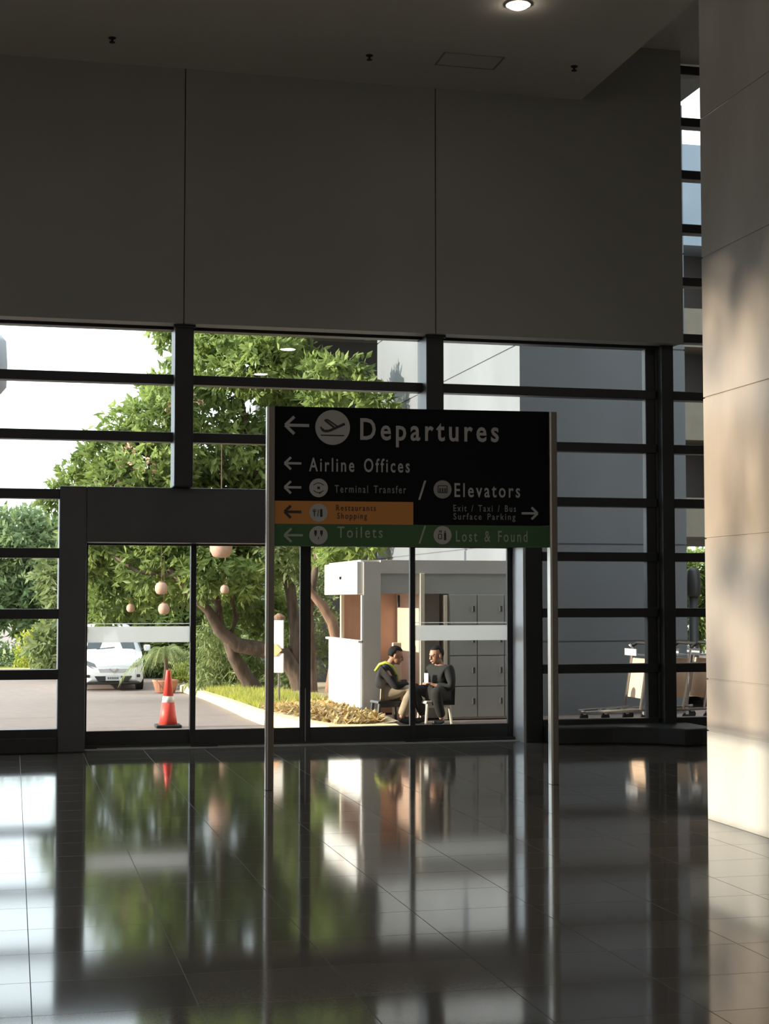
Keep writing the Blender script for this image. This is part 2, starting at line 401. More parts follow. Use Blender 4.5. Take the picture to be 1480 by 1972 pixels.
leaf(3.175, 4.430, 0.34, 0.055, 0.06, False)
leaf(4.400, 5.600, 0.40, 0.03, 0.06, True)
MB().box(L(3.165), L(3.171), 0.33, 0.338, 0.03, 0.62).build('pale_edge', 'steel', d)
MB().box(L(1.900), L(1.912), 0.395, 0.40, 0.1, 2.2).build('pale_edge', 'jamb', d)  # pale strip stands in for the reflection on the glass edge
MB().box(L(4.372), L(4.398), 0.395, 0.40, 0.1, 2.2).build('pale_edge', 'jamb', d)  # same stand-in for a reflection, beside the last leaf

# the big clad pillar on the right
p = MB(); zs = [0, 0.645, 1.02, 2.05, 3.09, 4.14, 5.19, 6.24, 7.29, 7.95]
for z0, z1 in zip(zs[:-1], zs[1:]):
    p.box(4.955, 6.9, 8.3, 10.62, z0 + (0.004 if z0 else 0), z1 - 0.004)
p.box(4.965, 6.89, 8.31, 10.61, 0, 7.95)
pil = p.build('pillar', 'pillar', bevel=0.004); structure(pil)

# ceiling fittings
dl = empty('downlight', (4.62, 13.89, 7.28), label='round lit downlight recessed in the ceiling at the top edge', cat='ceiling light')
MB().lathe([(0.10, -0.012), (0.12, -0.012), (0.12, 0.0), (0.10, 0.0)], 32).build('trim_ring', 'lamp_off', dl)
MB().lathe([(0.001, -0.05), (0.05, -0.046), (0.085, -0.03), (0.10, -0.006), (0.10, -0.001), (0.001, -0.001)], 32).build('lens', 'lamp_on', dl)
ld = bpy.data.lights.new('downlight_lamp', 'SPOT'); ld.energy = 60; ld.spot_size = R(110); ld.spot_blend = 0.8; ld.color = (1, 0.86, 0.66); ld.shadow_soft_size = 0.08
lo = bpy.data.objects.new('downlight_lamp', ld); col.objects.link(lo); lo.location = (4.62, 13.89, 7.24)
first = None
for (x, y, lab) in [(0.907, 15.695, 'small dark sprinkler head on the ceiling, leftmost of the four'),
                    (3.552, 15.59, 'small dark sprinkler head on the ceiling above the middle of the sign'),
                    (5.749, 15.41, 'small dark sprinkler head on the ceiling beside the access hatch'),
                    (2.75, 13.87, 'small dark sprinkler head cut by the top edge of the photo')]:
    if first is None:
        o = empty('sprinkler', (x, y, 7.28))
        MB().lathe([(0.035, -0.008), (0.04, 0.0)], 16).build('rosette', 'sprinkler', o)
        MB().lathe([(0.012, -0.045), (0.012, -0.008)], 10).build('stem', 'sprinkler', o)
        MB().lathe([(0.03, -0.05), (0.03, -0.045)], 16).build('deflector', 'sprinkler', o)
        first = o
    else:
        o = copy_tree(first); o.location = (x, y, 7.28)
    tag(o, lab, 'sprinkler', 'ceiling sprinkler heads')
hatch = empty('access_hatch', (4.617, 15.5, 7.28), label='square access hatch outlined in the dark ceiling', cat='ceiling hatch')
b = MB(); b.box(-.33, .33, -.2, -.185, -.008, 0); b.box(-.33, .33, .185, .2, -.008, 0); b.box(-.33, -.315, -.185, .185, -.008, 0); b.box(.315, .33, -.185, .185, -.008, 0)
b.build('hatch_frame', mat('hatch_frame_grey', (0.3, 0.25, 0.21), 0.7), hatch)
MB().box(-.31, .31, -.18, .18, -.004, 0).build('hatch_panel', 'ceiling', hatch)

# ------------------------------------------------------------------ direction sign
sg = empty('direction_sign', (2.124, 13.1, 0), R(-3.944), 'black airport direction sign on two steel posts with amber and green strips', 'sign')
for x0, x1 in ((-0.034, 0.031), (2.443, 2.508)):
    po = MB().box(x0, x1, -0.045, 0.045, 0, 3.245).build('post', 'steel_dark', sg, bevel=0.004)
    MB().box(x0 - 0.004, x0 + 0.016, -0.05, 0.05, 0.0, 3.247).build('post_edge_gleam', 'steel', po, bevel=0.004)  # brighter metal stands for sun and sky reflected along the post
MB().box(0.031, 2.443, -0.028, 0.028, 2.246, 3.248).build('panel', 'black', sg, bevel=0.003)
op = MB().box(0.033, 1.229, -0.032, -0.028, 2.244, 2.440).build('panel_strip', 'orange_panel', sg); op['label'] = 'amber panel strip'
gp = MB().box(0.031, 2.443, -0.030, 0.028, 2.055, 2.242).build('panel_strip', 'green_panel', sg); gp['label'] = 'green panel strip'
YF = -0.0335
def text(body, x0, x1, zb, cap, m, name='lettering', bold=0.018, yf=YF):
    cu = bpy.data.curves.new(name, 'FONT'); cu.body = body; cu.size = 1.0; cu.offset = bold; cu.extrude = 0.002; cu.space_character = 1.32; cu.space_word = 1.5; cu.resolution_u = 3
    t = bpy.data.objects.new('tmp', cu); col.objects.link(t)
    dg = bpy.context.evaluated_depsgraph_get(); dg.update()
    me = bpy.data.meshes.new_from_object(t.evaluated_get(dg)); bpy.data.objects.remove(t)
    me.name = name
    vs = [v.co.copy() for v in me.vertices]
    mnx = min(v.x for v in vs); mxx = max(v.x for v in vs); capu = 0.69
    for v in me.vertices:
        x, y, z = v.co
        v.co = (x0 + (x - mnx) / (mxx - mnx) * (x1 - x0), yf - (z + 0.002) * 0.4, zb + y / capu * cap)
    me.materials.clear(); me.materials.append(M[m])
    # one part per word: cut the line where the gaps are widest
    nw = len(body.split()); parts = [me]
    if nw > 1:
        par = list(range(len(me.vertices)))
        def fd(a):
            while par[a] != a: par[a] = par[par[a]]; a = par[a]
            return a
        for e in me.edges: par[fd(e.vertices[0])] = fd(e.vertices[1])
        isl = {}
        for v in me.vertices: isl.setdefault(fd(v.index), []).append(v.co.x)
        iv = sorted((min(q), max(q), k) for k, q in isl.items()); gaps = []; end = iv[0][1]
        for a0, a1, k in iv[1:]:
            gaps.append((a0 - end, (a0 + end) / 2)); end = max(end, a1)
        cuts = sorted(g_[1] for g_ in sorted(gaps)[-(nw - 1):])
        parts = []
        for wi in range(nw):
            lo_ = cuts[wi - 1] if wi else -1e9; hi_ = cuts[wi] if wi < nw - 1 else 1e9
            bm = bmesh.new(); bm.from_mesh(me)
            bmesh.ops.delete(bm, geom=[v for v in bm.verts if not lo_ <= v.co.x < hi_], context='VERTS')
            m2 = bpy.data.meshes.new(name); bm.to_mesh(m2); bm.free(); m2.materials.append(M[m]); parts.append(m2)
    for m2 in parts:
        o = bpy.data.objects.new(name, m2); col.objects.link(o); o.parent = sg

text('Departures', 0.766, 1.987, 2.976, 0.180, 'sign_white')
text('Airline Offices', 0.325, 1.198, 2.696, 0.114, 'sign_white', bold=0.014)
text('Terminal Transfer', 0.546, 1.165, 2.515, 0.064, 'sign_dim', bold=0.006)
text('Elevators', 1.592, 2.176, 2.490, 0.118, 'sign_white', bold=0.012)
text('Restaurants', 0.559, 0.902, 2.360, 0.050, 'sign_black_ink', bold=0.006)
text('Shopping', 0.568, 0.825, 2.291, 0.050, 'sign_black_ink', bold=0.006)
text('Exit / Taxi / Bus', 1.582, 2.138, 2.364, 0.056, 'sign_dim', bold=0.006)
text('Surface Parking', 1.582, 2.133, 2.293, 0.054, 'sign_dim', bold=0.006)
text('Toilets', 0.569, 0.961, 2.130, 0.094, 'sign_greenish', bold=0.006)
text('Lost & Found', 1.604, 2.240, 2.102, 0.095, 'sign_greenish', bold=0.006)
def slash(x0, z0, x1, z1, wd, m):
    MB().prism([(x0, z0), (x0 + wd, z0), (x1 + wd, z1), (x1, z1)], 'y', YF - 0.002, YF).build('slash', m, sg)
slash(1.272, 2.46, 1.325, 2.627, 0.018, 'sign_white')
slash(1.274, 2.082, 1.325, 2.236, 0.016, 'sign_greenish')
def stroke(b, pts, wd, y0, y1):
    for (xa, za), (xb, zb) in zip(pts[:-1], pts[1:]):
        dx, dz = xb - xa, zb - za; l = math.hypot(dx, dz); nx, nz = -dz / l * wd / 2, dx / l * wd / 2
        b.prism([(xa + nx, za + nz), (xa - nx, za - nz), (xb - nx, zb - nz), (xb + nx, zb + nz)], 'y', y0, y1)
def arrow(tx, z, ln, wd, m, sgn=1):
    b = MB(); h = ln * 0.36
    stroke(b, [(tx + sgn * wd * .6, z), (tx + sgn * ln, z)], wd, YF - 0.0020, YF)
    stroke(b, [(tx + sgn * h * 1.05, z + h), (tx, z)], wd, YF - 0.0022, YF)
    stroke(b, [(tx + sgn * h * 1.05, z - h), (tx, z)], wd, YF - 0.0024, YF)
    b.build('arrow', m, sg)
arrow(0.120, 3.086, 0.205, 0.026, 'sign_white')
arrow(0.116, 2.760, 0.143, 0.020, 'sign_white')
arrow(0.116, 2.555, 0.143, 0.020, 'sign_white')
arrow(0.116, 2.346, 0.143, 0.022, 'sign_black_ink')
arrow(0.116, 2.147, 0.158, 0.020, 'sign_greenish')
arrow(2.332, 2.352, 0.143, 0.020, 'sign_white', -1)
def picto(cx, cz, r, strokes, m='sign_white'):
    o = MB().disc_y(cx, cz, r, YF - 0.003, YF).build('pictogram', m, sg)
    b = MB(); k = 0
    for pts, wd in strokes:
        stroke(b, [(cx + px * r, cz + pz * r) for px, pz in pts], wd * r, YF - 0.0050 - k * 0.0001, YF - 0.003); k += 1
    b.build('symbol', 'sign_black_ink', o)
    return o
# plane taking off above a runway line
picto(0.527, 3.073, 0.150, [([(-0.62, -0.10), (-0.48, -0.22), (-0.20, -0.20), (0.70, 0.22)], 0.15), ([(-0.46, 0.42), (0.10, -0.02)], 0.12), ([(-0.46, 0.42), (-0.30, 0.44), (0.28, 0.06)], 0.09), ([(-0.62, -0.10), (-0.70, 0.02)], 0.10), ([(-0.68, -0.46), (0.66, -0.46)], 0.07)])
picto(0.407, 2.553, 0.080, [([(-0.14, 0), (0.14, 0)], 0.28), ([(-0.55, 0.28), (-0.2, 0.5), (0.2, 0.5), (0.55, 0.28)], 0.08), ([(-0.55, -0.28), (-0.2, -0.5), (0.2, -0.5), (0.55, -0.28)], 0.08), ([(0.05, -0.62), (0.3, -0.42)], 0.12)])
picto(1.486, 2.552, 0.079, [([(-0.5, -0.35), (-0.5, 0.4), (0.5, 0.4), (0.5, -0.35), (-0.5, -0.35)], 0.1), ([(-0.28, -0.3), (-0.28, 0.15)], 0.16), ([(0.0, -0.3), (0.0, 0.15)], 0.16), ([(0.28, -0.3), (0.28, 0.15)], 0.16)], 'sign_dim')
picto(0.407, 2.340, 0.078, [([(-0.45, 0.4), (-0.45, -0.4)], 0.09), ([(-0.6, 0.4), (-0.6, 0.1), (-0.3, 0.1), (-0.3, 0.4)], 0.06), ([(-0.1, -0.4), (0.0, 0.35)], 0.08), ([(0.3, -0.45), (0.3, 0.3)], 0.26), ([(0.18, 0.3), (0.42, 0.3)], 0.2)])
picto(0.407, 2.148, 0.079, [([(-0.32, 0.10), (-0.32, 0.52)], 0.28), ([(0.32, 0.10), (0.32, 0.52)], 0.28), ([(-0.32, -0.10), (-0.32, 0.1)], 0.12), ([(0.32, -0.1), (0.32, 0.1)], 0.12), ([(0, -0.2), (0, -0.42)], 0.1)])
picto(1.485, 2.156, 0.079, [([(0.28, -0.55), (0.28, 0.25)], 0.26), ([(0.22, 0.38), (0.34, 0.38)], 0.2), ([(-0.45, -0.4), (-0.45, 0.1), (-0.1, 0.1), (-0.1, -0.4), (-0.45, -0.4)], 0.09), ([(-0.4, 0.3), (-0.3, 0.5), (-0.1, 0.45), (-0.2, 0.25)], 0.09)])

# ------------------------------------------------------------------ ground outside
def gz(y):
    return 0.0 if y < 20 else (-.85 * (y - 20) / 21 if y < 41 else -.85)
def strip(x0, x1, ys, dz=0.0, nx=1):
    b = MB(); vs = []; fs = []
    for y in ys:
        for k in range(nx + 1): vs.append((x0 + (x1 - x0) * k / nx, y, gz(y) + dz))
    for i in range(len(ys) - 1):
        for k in range(nx):
            a = i * (nx + 1) + k; fs.append((a, a + 1, a + nx + 2, a + nx + 1))
    return b.add(vs, fs)
structure(strip(-60, 60, [16.9, 18, 20, 25, 30, 36, 41, 55, 90, 160], -0.005).build('road', 'road'))
structure(MB().box(-10, 13.5, 16.9, 18.3, -0.1, 0.004).build('pavement', 'apron'))
# planting bed with its kerb: road to the left, bed to the right
KP = [(4.4, 17.72), (3.95, 17.70), (3.58, 17.82), (3.42, 18.4), (3.13, 20.0), (3.27, 22.4), (3.47, 25), (3.75, 29), (3.99, 32.6), (4.33, 38), (4.42, 42.4), (4.9, 44.0), (6.5, 44.6)]
kb = MB()
vs = []; fs = []
for i, (x, y) in enumerate(KP):
    a = Vector(KP[max(i - 1, 0)]); c2 = Vector(KP[min(i + 1, len(KP) - 1)]); dd = (c2 - a).normalized(); nn = Vector((dd.y, -dd.x))  # to the bed side
    z = gz(y)
    q = Vector((x, y))
    for off, h in ((0.0, -0.02), (0.01, 0.14), (0.15, 0.15), (0.16, -0.02)):
        pnt = q + nn * off; vs.append((pnt.x, pnt.y, z + h))
for i in range(len(KP) - 1):
    for k in range(4):
        k2 = (k + 1) % 4; fs.append((i*4+k, i*4+k2, (i+1)*4+k2, (i+1)*4+k))
kb.add(vs, fs); structure(kb.build('kerb', 'kerb'))
bed = MB(); vs = []; fs = []; N = 10
def bz(x, y, t): return gz(y) + 0.12 + 0.06 * math.sin(min(t, 1) * 1.5) + 0.02 * math.sin(x * 5 + y * 3)
BX = 14.0
BEDY = [17.86, 18.4, 18.95, 19.5, 20.2, 21, 22.5, 24, 26, 28, 31, 34, 38, 42]
def kx(y):
    pts = KP[3:11]
    if y <= 18.4: return 3.55 + (18.4 - y) * 0.3
    for (xa, ya), (xb, yb) in zip(pts[:-1], pts[1:]):
        if ya <= y <= yb: return xa + (xb - xa) * (y - ya) / (yb - ya) + 0.12
    return 4.5
for y in BEDY:
    xe = 4.42 if y < 22.6 else BX
    x0 = kx(y)
    for k in range(N + 1):
        t = k / N; x = x0 + (xe - x0) * t ** 1.5
        vs.append((x, y, bz(x, y, (x - x0) / 1.0)))
for i in range(len(BEDY) - 1):
    for k in range(N):
        a = i*(N+1)+k; fs.append((a, a+1, a+N+2, a+N+1))
bed.add(vs, fs); structure(bed.build('planting_bed', 'soil', smooth=True))
def bed_z(x, y): return bz(x, y, (x - kx(y)) / 1.0)

# canopy roof and the massive pier that carries it
structure(MB().prism([(5.4, 17.27), (9.55, 17.27), (9.55, 32.0), (12.0, 32.0), (12.0, 43.4), (5.4, 43.4)], 'z', 8.97, 9.5).build('canopy_roof', 'roof', bevel=0.02))
structure(MB().box(-10.2, 7.44, 16.9, 17.25, 4.6, 12.0).build('wall_outside', 'hall'))
pr = MB(); zs = [-0.3, 1.0, 2.40, 3.84, 5.28, 6.72, 8.97]
for z0, z1 in zip(zs[:-1], zs[1:]):
    for y0, y1 in ((21.2, 24.4), (24.4, 27.3), (27.3, 30.2)):
        pr.box(7.047, 9.605, y0, y1, z0 + 0.012, z1 - 0.012)
pr.box(7.065, 9.59, 21.22, 30.18, -0.3, 8.97)
structure(pr.build('pier', 'pier'))
structure(MB().box(16.5, 21.0, 17.2, 34.0, 0, 18).build('sky_block_wall', 'hall'))  # unseen wall added to cut sky light on the pier front
dw = structure(MB().box(6.9, 12.0, 43.4, 45.4, -0.9, 10.0).build('wall_outside_dark', 'dark_wall'))
dl2 = empty('canopy_downlight', (9.62, 42.3, 8.97), label='round unlit downlight under the outside canopy, seen beside the treetop', cat='ceiling light')
MB().lathe([(0.17, -0.07), (0.2, -0.06), (0.2, 0.0)], 24).build('housing', 'lamp_off', dl2)
MB().lathe([(0.001, -0.075), (0.16, -0.075), (0.16, -0.07)], 24).build('lens', 'frost', dl2)

# far building with parking decks on the right
fb = empty('parking_building', (14, 46, -0.9), label='far parking building of beige beams under a pale blue-grey top band', cat='building')
MB().box(0, 26, 0, 14, 13.9, 17.2).build('top_band', 'far_band', fb)
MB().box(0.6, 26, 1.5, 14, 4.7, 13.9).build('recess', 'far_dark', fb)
for z in (4.5, 7.6, 10.6):
    MB().box(0, 26, 0, 1.6, z, z + 1.25).build('deck_beam', 'far_beam', fb)
for x in (0, 5.5, 8.6, 12, 18, 25):
    MB().box(x, x + 0.8, 0.2, 1.4, 0, 13.9).build('column', 'far_beam', fb)

# ------------------------------------------------------------------ plants
def leaf_block(clusters, density, ll, lw, per=8, droop=0.0, seed=1, spread=0.9, flat=0.5):
    rng = np.random.default_rng(seed); V = []; F = []; n0 = 0
    for (cx, cy_, cz, r) in clusters:
        n = max(4, int(density * r * r))
        u = rng.normal(size=(n, 3)); u /= np.linalg.norm(u, axis=1)[:, None]
        rad = r * (0.45 + 0.6 * rng.random(n) ** 0.6)
        c0 = np.array([cx, cy_, cz]) + u * rad[:, None] * np.array([1, 1, .9])
        for i in range(n):
            d0 = u[i] + rng.normal(size=3) * 0.45; d0[2] -= droop; d0 /= np.linalg.norm(d0)
            for k in range(per):
                dv = d0 + rng.normal(size=3) * spread; dv[2] -= droop * 0.6; dv /= np.linalg.norm(dv)
                sv = np.cross(dv, rng.normal(size=3)); sv /= np.linalg.norm(sv) + 1e-9
                nv = np.cross(dv, sv)
                L_ = ll * (0.7 + 0.6 * rng.random()); Wd = lw * (0.7 + 0.6 * rng.random())
                b0 = c0[i] + d0 * (k / per - .5) * ll * 1.4
                V += [b0, b0 + dv * L_ * .45 + sv * Wd * .5 + nv * Wd * .12, b0 + dv * L_, b0 + dv * L_ * .45 - sv * Wd * .5 + nv * Wd * .12]
                F += [(n0, n0+1, n0+2), (n0, n0+2, n0+3)]; n0 += 4
    return V, F
def raw_mesh(name, V, F, m, parent=None, stuff=False):
    me = bpy.data.meshes.new(name); me.from_pydata([tuple(map(float, v)) for v in V], [], F); me.materials.append(M[m])
    o = bpy.data.objects.new(name, me); col.objects.link(o)
    if parent: o.parent = parent
    return o
def rel(cl, o): return [(x - o[0], y - o[1], z - o[2], r) for x, y, z, r in cl]
def relp(ps, o): return [(x - o[0], y - o[1], z - o[2]) for x, y, z in ps]

# the spreading tree outside the doors
TB = (6.12, 33.2, -0.5)
tree = empty('spreading_tree', TB, label='spreading green tree with crooked brown limbs outside the glass doors', cat='tree')
CL = [(4.37,33.32,6.7,1.01),(5,32.37,6.69,0.87),(5.85,33.32,6.4,0.9),(5.65,28.8,5.67,0.54),(6.05,28.56,5.93,0.33),(6.3,28.08,5.55,0.25),(6.65,27.85,5.21,0.26),(4.05,34,7.48,0.79),(4.92,33.32,7.5,0.67),(5.66,32.64,7.15,0.42),(4.42,34.68,8.55,0.92),(3.48,34.68,7.8,0.69),(5.3,34.54,8.26,0.68),(2.98,32.64,5.45,0.67),(2.31,33.18,5.22,0.54),(1.81,33.73,4.7,0.57),(1.33,34,4.16,0.45),(0.86,34.41,3.84,0.35),(3.24,32.64,5.79,0.39),(2.76,32.64,4.36,0.87),(4.04,33.32,5,1.01),(4.88,33.73,4.71,0.91),(2.09,33.05,3.94,0.65),(5.88,33.46,5.29,0.79),(6.2,30.5,4.66,0.62),(3.56,34.27,6.22,0.68),(3.67,34.54,2.01,0.68),(4.49,34.41,2.42,0.68),(2.58,34.82,1.74,0.61),(5.3,34.82,1.74,0.61),(5.71,35.09,1.19,0.54),(1.9,35.09,1.46,0.54),(4.76,34.95,1.06,0.48),(2.58,33.73,4.8,0.54),(1.97,33.86,4.18,0.54),(3.4,33.46,3.91,0.68),(1.5,34.27,3.57,0.54),(3.13,33.46,6.09,0.48),(1.56,34.54,2.69,0.54),(2.11,34.68,2.39,0.63),(2.84,33.32,2.31,0.61),(3.92,32.64,2.2,0.57),(4.77,32.91,1.98,0.49),(3.43,33.18,2.65,0.67),(5.34,33.73,2.57,0.57),(5.94,33.46,2.44,0.44),(6.15,29.76,2.55,0.41),(6.56,29.26,2.63,0.3),(1.67,34,2.99,0.67),(4.35,34,3.37,0.95),(5.85,34,3.78,0.95),(2.99,34.27,3.37,0.82)]
V, F = leaf_block(rel(CL, TB), 250, 0.21, 0.085, 9, 0.25, 3)
raw_mesh('foliage', V, F, 'leaf', tree)
V, F = leaf_block(rel([(2.38,32.64,4.52,0.34),(2.65,32.37,4.25,0.27),(3.54,32.5,5.68,0.24),(2.11,32.78,3.91,0.27),(3.2,32.37,5.61,0.2),(1.63,33.46,3.91,0.27),(1.29,33.73,3.5,0.27)], TB), 260, 0.08, 0.06, 6, 0.0, 5)
raw_mesh('blossom', V, F, 'blossom', tree)
def limb(name, pts, rad, m='bark', parent=tree, org=TB):
    return MB().tube(relp(pts, org), rad, 10).build(name, m, parent, smooth=True)
limb('trunk', [(6.26,33.18,-0.85),(6.12,33.18,-0.44),(5.97,33.18,-0.02),(5.67,33.18,0.43),(5.17,33.18,0.54),(4.66,33.18,0.63),(4.32,33.18,0.93),(4.03,33.05,1.38),(3.7,32.91,1.65),(3.45,32.91,1.98),(3.18,32.91,2.25)], [0.272, 0.231, 0.204, 0.184, 0.17, 0.163, 0.143, 0.102, 0.082, 0.068, 0.048])
limb('trunk', [(5.44,33.46,-0.85),(5.25,33.46,-0.52),(4.87,33.46,-0.02),(4.62,33.32,0.38),(4.47,33.18,0.74)], [0.218, 0.19, 0.163, 0.136, 0.109])
limb('branch', [(4.32,33.18,0.85),(4.28,33.32,1.49),(4.11,33.32,2.1),(3.89,33.32,2.65),(3.6,33.32,3.31),(2.99,33.46,4.32)], [0.109, 0.082, 0.068, 0.054, 0.048, 0.027])
limb('branch', [(4.49,33.18,0.72),(4.65,33.18,1.19),(4.57,33.32,1.6),(4.76,33.18,2.01)], [0.082, 0.061, 0.048, 0.027])
limb('branch', [(5.97,33.18,-0.02),(5.97,33.32,0.87),(5.88,33.46,1.76),(5.64,33.46,2.67),(5.2,33.46,3.9),(4.81,33.32,5.58),(4.65,33.32,6.63)], [0.163, 0.136, 0.122, 0.109, 0.095, 0.068, 0.041])
limb('branch', [(3.7,32.91,1.65),(3.33,32.91,2.12),(2.58,33.18,2.17),(2.04,33.46,2.55)], [0.068, 0.054, 0.041, 0.027])
limb('branch', [(5.64,33.46,2.67),(6.26,33.18,3.5),(6.66,32.91,4.86),(6.94,32.64,6.22)], [0.082, 0.061, 0.041, 0.027])
limb('branch', [(5.2,33.46,3.9),(4.08,33.46,4.73),(2.99,33.05,5.14)], [0.068, 0.048, 0.027])
# a second, redder tree behind the kiosk
T2 = (6.16, 30.6, -0.35)
t2 = empty('leaning_tree', T2, label='reddish leaning tree trunk with forked limbs close behind the kiosk', cat='tree')
limb('trunk', [(6.16,30.62,-0.6),(6.25,30.5,0.14),(6.31,30.5,0.68),(6.2,30.5,1.14),(5.99,30.5,1.49),(5.76,30.5,1.75),(5.59,30.5,2.21)], [0.159, 0.146, 0.122, 0.11, 0.098, 0.079, 0.049], 'bark_light', t2, T2)
limb('trunk', [(5.86,30.74,-0.6),(5.83,30.74,0.01),(5.81,30.74,0.68),(5.76,30.74,1.34),(5.89,30.74,2.17),(6.04,30.74,3.21),(5.77,30.5,4.65)], [0.122, 0.11, 0.098, 0.091, 0.073, 0.061, 0.037], 'bark', t2, T2)
V, F = leaf_block(rel([(5.61,31.11,3.31,0.61),(6.34,30.87,3.19,0.51),(5.98,30.74,4.04,0.61),(6.71,31.23,3.55,0.61),(5.49,31.6,2.58,0.49)], T2), 170, 0.2, 0.075, 9, 0.4, 11)
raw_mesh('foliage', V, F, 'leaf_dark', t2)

# unseen tree added past the left wall to dapple sun on the pillar
TL = (-46, 9.6, 0)
tl_ = empty('sun_dapple_tree', TL, label='tall leafy tree added unseen beyond the left wall to dapple the sun', cat='tree')
V, F = leaf_block(rel([(-46,8.6,13.2,1.2),(-45.6,10.2,14.2,1.3),(-46,9.0,15.6,1.4),(-46.3,10.6,12.4,.8),(-46,10.0,16.2,1.3),(-46,7.6,14.6,1.3)], TL), 8, .34, .15, 9, .3, 61)
V2, F2 = leaf_block(rel([(-46,7.6,15.0,.5),(-46,8.4,15.1,.5),(-46,9.2,15.0,.5),(-46,10.0,15.1,.5),(-46,10.8,15.0,.5)], TL), 70, .34, .15, 9, .3, 62)  # denser leaves shaped to fade the top of the sun patch
F += [tuple(q + len(V) for q in f) for f in F2]; V += V2
raw_mesh('foliage', V, F, 'leaf', tl_)
limb('trunk', [(-46,9.6,-.2),(-45.9,9.6,5),(-46,9.5,10),(-45.9,9.6,15)], [.3,.25,.18,.08], 'bark', tl_, TL)

structure(MB().box(-60, -10.2, -10, 16.9, -.2, 0).build('ground_outside', 'apron'))

# shrubs, hedges and more trees beyond
def shrub(name, org, cl, m, label, cat, density=200, ll=.14, lw=.06, per=8, droop=.2, seed=1, group=None, trunk=None):
    o = empty(name, org, label=label, cat=cat, group=group)
    V, F = leaf_block(rel(cl, org), density, ll, lw, per, droop, seed)
    raw_mesh('foliage', V, F, m, o)
    if trunk: MB().tube(relp(trunk[0], org), trunk[1], 8).build('trunk', 'bark', o, smooth=True)
    else: MB().tube([(0, 0, -.15), (0.02, 0, .2), (0, 0.03, .45)], [.05, .04, .02], 8).build('stem', 'bark', o)
    return o
shrub('weeping_shrub', (4.9, 37.0, -.5), [(4.62,37.18,-0.22,0.52),(4.88,37.18,0.3,0.65),(4.55,36.92,0.62,0.45),(5.33,37.44,-0.09,0.65),(4.94,36.66,-0.35,0.52),(5.85,37.44,0.3,0.65),(6.11,37.18,-0.29,0.59)], 'leaf_palm', 'weeping pale green shrub under the crooked limb of the tree', 'shrub', 190, .26, .035, 10, 1.3, 21)
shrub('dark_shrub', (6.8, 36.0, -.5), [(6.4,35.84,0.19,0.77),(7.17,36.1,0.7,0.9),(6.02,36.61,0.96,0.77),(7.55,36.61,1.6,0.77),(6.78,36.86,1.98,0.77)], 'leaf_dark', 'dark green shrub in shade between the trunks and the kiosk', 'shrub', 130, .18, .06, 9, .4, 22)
HC = []
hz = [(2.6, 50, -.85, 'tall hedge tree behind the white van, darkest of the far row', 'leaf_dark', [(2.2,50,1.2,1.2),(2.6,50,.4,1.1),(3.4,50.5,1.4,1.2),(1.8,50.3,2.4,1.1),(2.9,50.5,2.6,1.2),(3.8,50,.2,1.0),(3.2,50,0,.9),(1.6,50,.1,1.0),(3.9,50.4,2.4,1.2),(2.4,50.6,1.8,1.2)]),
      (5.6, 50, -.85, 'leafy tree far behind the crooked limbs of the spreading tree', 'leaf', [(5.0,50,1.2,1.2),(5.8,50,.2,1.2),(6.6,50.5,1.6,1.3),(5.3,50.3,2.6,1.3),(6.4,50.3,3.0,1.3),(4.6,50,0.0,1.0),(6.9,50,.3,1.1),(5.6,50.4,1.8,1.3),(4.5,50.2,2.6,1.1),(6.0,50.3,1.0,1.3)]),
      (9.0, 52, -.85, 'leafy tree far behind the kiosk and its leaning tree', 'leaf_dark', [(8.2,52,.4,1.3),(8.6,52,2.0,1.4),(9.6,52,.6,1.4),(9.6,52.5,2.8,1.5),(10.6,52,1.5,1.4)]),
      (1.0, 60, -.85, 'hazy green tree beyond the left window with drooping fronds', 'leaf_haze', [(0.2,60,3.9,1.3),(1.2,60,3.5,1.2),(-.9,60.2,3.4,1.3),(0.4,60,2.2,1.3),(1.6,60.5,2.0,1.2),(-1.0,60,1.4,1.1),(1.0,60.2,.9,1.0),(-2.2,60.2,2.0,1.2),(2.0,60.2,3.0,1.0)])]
for k, (x, y, z, lab, mm, cl) in enumerate(hz):
    shrub('far_tree', (x, y, z), cl, mm, lab, 'tree', 150, .34, .14, 9, .35, 31 + k, 'trees beyond the road', ([(x, y, z), (x + .1, y, z + 1.2), (x, y, z + 2.6)], [.16, .13, .08]))
shrub('far_tree', (29.5, 64, -.85), [(28.6,64,2.2,1.1),(29.6,64,2.9,1.1),(30.4,64,1.6,1.3),(29.0,64,.6,1.2),(27.6,64,1.0,1.0)], 'leaf', 'green tree under the far parking building, seen past the edge of the pier', 'tree', 150, .34, .14, 9, .35, 38, 'trees beyond the road', ([(29.5,64,-.85),(29.5,64,1),(29.4,64,3)], [.16,.13,.08]))
# clipped bushes across the road, seen through the left window
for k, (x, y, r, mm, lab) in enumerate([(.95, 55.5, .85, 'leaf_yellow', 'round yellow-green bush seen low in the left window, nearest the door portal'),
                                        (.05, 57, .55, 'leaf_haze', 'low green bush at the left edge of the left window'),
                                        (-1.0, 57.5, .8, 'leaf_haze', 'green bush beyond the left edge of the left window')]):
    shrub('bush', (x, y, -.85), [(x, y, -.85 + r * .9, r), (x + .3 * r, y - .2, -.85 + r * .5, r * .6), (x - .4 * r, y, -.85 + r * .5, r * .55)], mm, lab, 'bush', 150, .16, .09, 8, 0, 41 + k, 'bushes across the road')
structure(MB().box(-8, 4, 54.2, 54.5, -.87, -.72).build('kerb_far', 'kerb'))
gl = MB().box(-14, 4, 54.5, 75, -.9, -.76).build('lawn', M['grass']); gl['kind'] = 'structure'
